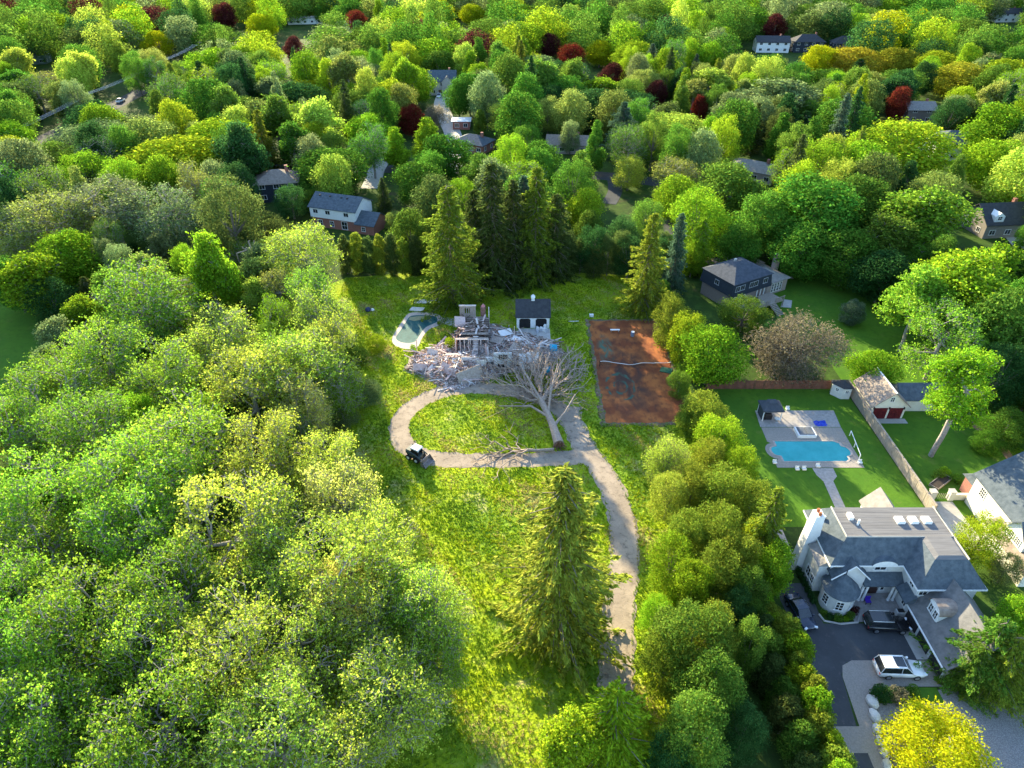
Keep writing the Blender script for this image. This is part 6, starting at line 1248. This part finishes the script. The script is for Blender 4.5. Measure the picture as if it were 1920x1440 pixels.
for k, (x, y) in enumerate(((60.4, 71.5), (61.6, 71.9), (62.4, 70.6), (68.0, 70.2), (69.2, 71.4), (70.2, 70.0), (69.0, 68.8), (75.0, 76), (75.4, 74), (75.2, 80), (71, 84), (68, 86.2), (75, 70.5))):
    shrub(x, y, 1.2, 1.0, ('mid', 'lime', 'green')[k % 3], ORD[k] + ' garden shrub from the planter along the stucco house beds', 'shrubs in the side garden beds')
for k in range(7): shrub(35.1 - .05 * k, 50.2 + k * .75, .55, .8, 'dark', ORD[k] + ' low dark shrub along the west wall of the mansion counting from the turret', 'shrubs along the mansion wall')
fw = single('bed_edging', MB().tube([(35.2, 48.6, .1), (35.5, 47.7, .1), (37.2, 47.3, .1), (39.2, 47.5, .1), (39.9, 48.6, .1)], .12, 6), CONC, 'curved pale edging of the bed round the turret', 'edging')
bx = thing('storage_chest', 'pale utility box with dark lid beside the garage wing', 'box', (44.3, 48.5, 0)); part(bx, 'box', MB().box(43.9, 44.8, 48.25, 48.85, .05, .8), STONEW); part(bx, 'lid', MB().box(44.0, 44.7, 48.3, 48.8, .8, .86), BLACKM)
pt_c = thing('door_mat_chair', 'purple-blue folding chair on the mansion porch', 'chair', (41.4, 50.2, 0)); part(pt_c, 'seat', MB().box(41.1, 41.7, 49.9, 50.4, .4, .5), mat('purple', (.07, .03, .35), None, .7, 3)); part(pt_c, 'backrest', MB().box(41.1, 41.7, 50.36, 50.44, .5, 1.0), MATS['purple'])
for a in (41.13, 41.67):
    for b in (49.93, 50.37): part(pt_c, 'leg', MB().box(a - .025, a + .025, b - .025, b + .025, .05, .4), BLACKM)

# ================================================================== GRASS AND UNDERGROWTH
def avoid(x, y):
    if 14.4 < x < 28.2 and 83.4 < y < 116: return True
    if inpoly(x, y, PILE) or inpoly(x, y, [tuple(p) for p in ko]): return True
    if .8 < x < 7.4 and 107 < y < 118: return True
    return False
ROAD = np.array([p for p in catmull(DRV, 8)] + [p for p in catmull(LOOP, 8)])
def grass(name, region, n, h, wd, cols, blades=4, seed=1):
    q = np.random.default_rng(seed); xs = np.array([p[0] for p in region]); ys = np.array([p[1] for p in region]); pts = []
    while len(pts) < n:
        X = q.uniform(xs.min(), xs.max(), n); Y = q.uniform(ys.min(), ys.max(), n)
        dens = .5 + .5 * np.sin(X * .33 + 1.3 * np.sin(Y * .21)) * np.sin(Y * .29 + .7 * np.sin(X * .17)); keep = q.random(n) < .25 + .75 * dens
        for x, y in zip(X[keep], Y[keep]):
            if not inpoly(x, y, region) or avoid(x, y): continue
            if np.min((ROAD[:, 0] - x) ** 2 + (ROAD[:, 1] - y) ** 2) < 1.5 ** 2: continue
            pts.append((x, y))
            if len(pts) >= n: break
    P = np.array(pts); m = len(P); B = np.repeat(P, blades, 0); k = len(B); a = q.uniform(0, 6.28, k); L = h * q.uniform(.5, 1.4, k); out_ = np.abs(q.normal(.35, .25, k)) * h
    B = B + q.normal(0, wd * 1.6, B.shape); d = np.stack([np.cos(a), np.sin(a)], 1); t_ = np.stack([-np.sin(a), np.cos(a)], 1)
    V = np.zeros((k, 3, 3)); V[:, 0, :2] = B - t_ * wd; V[:, 1, :2] = B + t_ * wd; V[:, 2, :2] = B + d * out_[:, None]; V[:, :2, 2] = .01; V[:, 2, 2] = L
    me = np_mesh(name, V.reshape(-1, 3), np.arange(k * 3).reshape(-1, 3)); fx = np.sin(P[:, 0] * .41 + 2 * np.sin(P[:, 1] * .23)) + np.sin(P[:, 1] * .37 + 1.7 * np.sin(P[:, 0] * .19 + 1)) + .8 * np.sin(P[:, 0] * 1.3 + P[:, 1] * .9) + q.normal(0, .55, m)
    pk = np.where(fx > 1.25, 4, np.where(fx > .5, 2, np.where(fx > -.4, 0, np.where(fx > -1.3, 1, 3)))); ci = np.repeat(np.array(cols)[pk], blades, 0); ci = ci * q.uniform(.75, 1.25, (k, 1))
    C = np.concatenate([np.repeat(ci, 3, 0), np.ones((k * 3, 1))], 1).astype(np.float32)
    at = me.color_attributes.new('tint', 'FLOAT_COLOR', 'POINT'); at.data.foreach_set('color', C.ravel())
    o = obj(name, me, GRASSM); o['kind'] = 'stuff'; return o
g_ = grass('meadow_grass', LAWNP, 60000, .22, .05, [(.27, .37, .015), (.20, .33, .015), (.34, .38, .025), (.14, .25, .02), (.42, .37, .14)], 5, 3); g_['label'] = 'rough uncut grass over the estate lawn'; g_['category'] = 'grass'
def undergrowth():
    Vs = []; Cs = []; q = np.random.default_rng(8); n = 0; W = [np.concatenate([SHR_V])][0]
    while n < 260:
        x, y = q.uniform(-100, -20), q.uniform(26, 150)
        if x > -24 - max(0, y - 66) * .28 or (-112 < x < -80 and 68 < y < 122): continue
        s = q.uniform(1.0, 2.6); V = SHR_V * np.array([s, s, s * q.uniform(.6, 1.2)]) + np.array([x, y, 0]); Vs.append(V); c_ = np.array(COLS[['dark', 'mid', 'green', 'lime', 'sage'][q.integers(5)]][0]); Cs.append(np.tile([*c_, 1], (len(V), 1))); n += 1
    V = np.concatenate(Vs); me = quads_mesh('undergrowth', V); at = me.color_attributes.new('tint', 'FLOAT_COLOR', 'POINT'); at.data.foreach_set('color', np.concatenate(Cs).astype(np.float32).ravel())
    o = obj('undergrowth', me, LEAFA); o['kind'] = 'stuff'; o['label'] = 'low green undergrowth beneath the trees of the left wood'; o['category'] = 'undergrowth'
SHR_V, _, _ = crown_lobed(.8, .0, .9, pw_, 16, (.26, .42), 420, .2, inner=.1)
undergrowth()
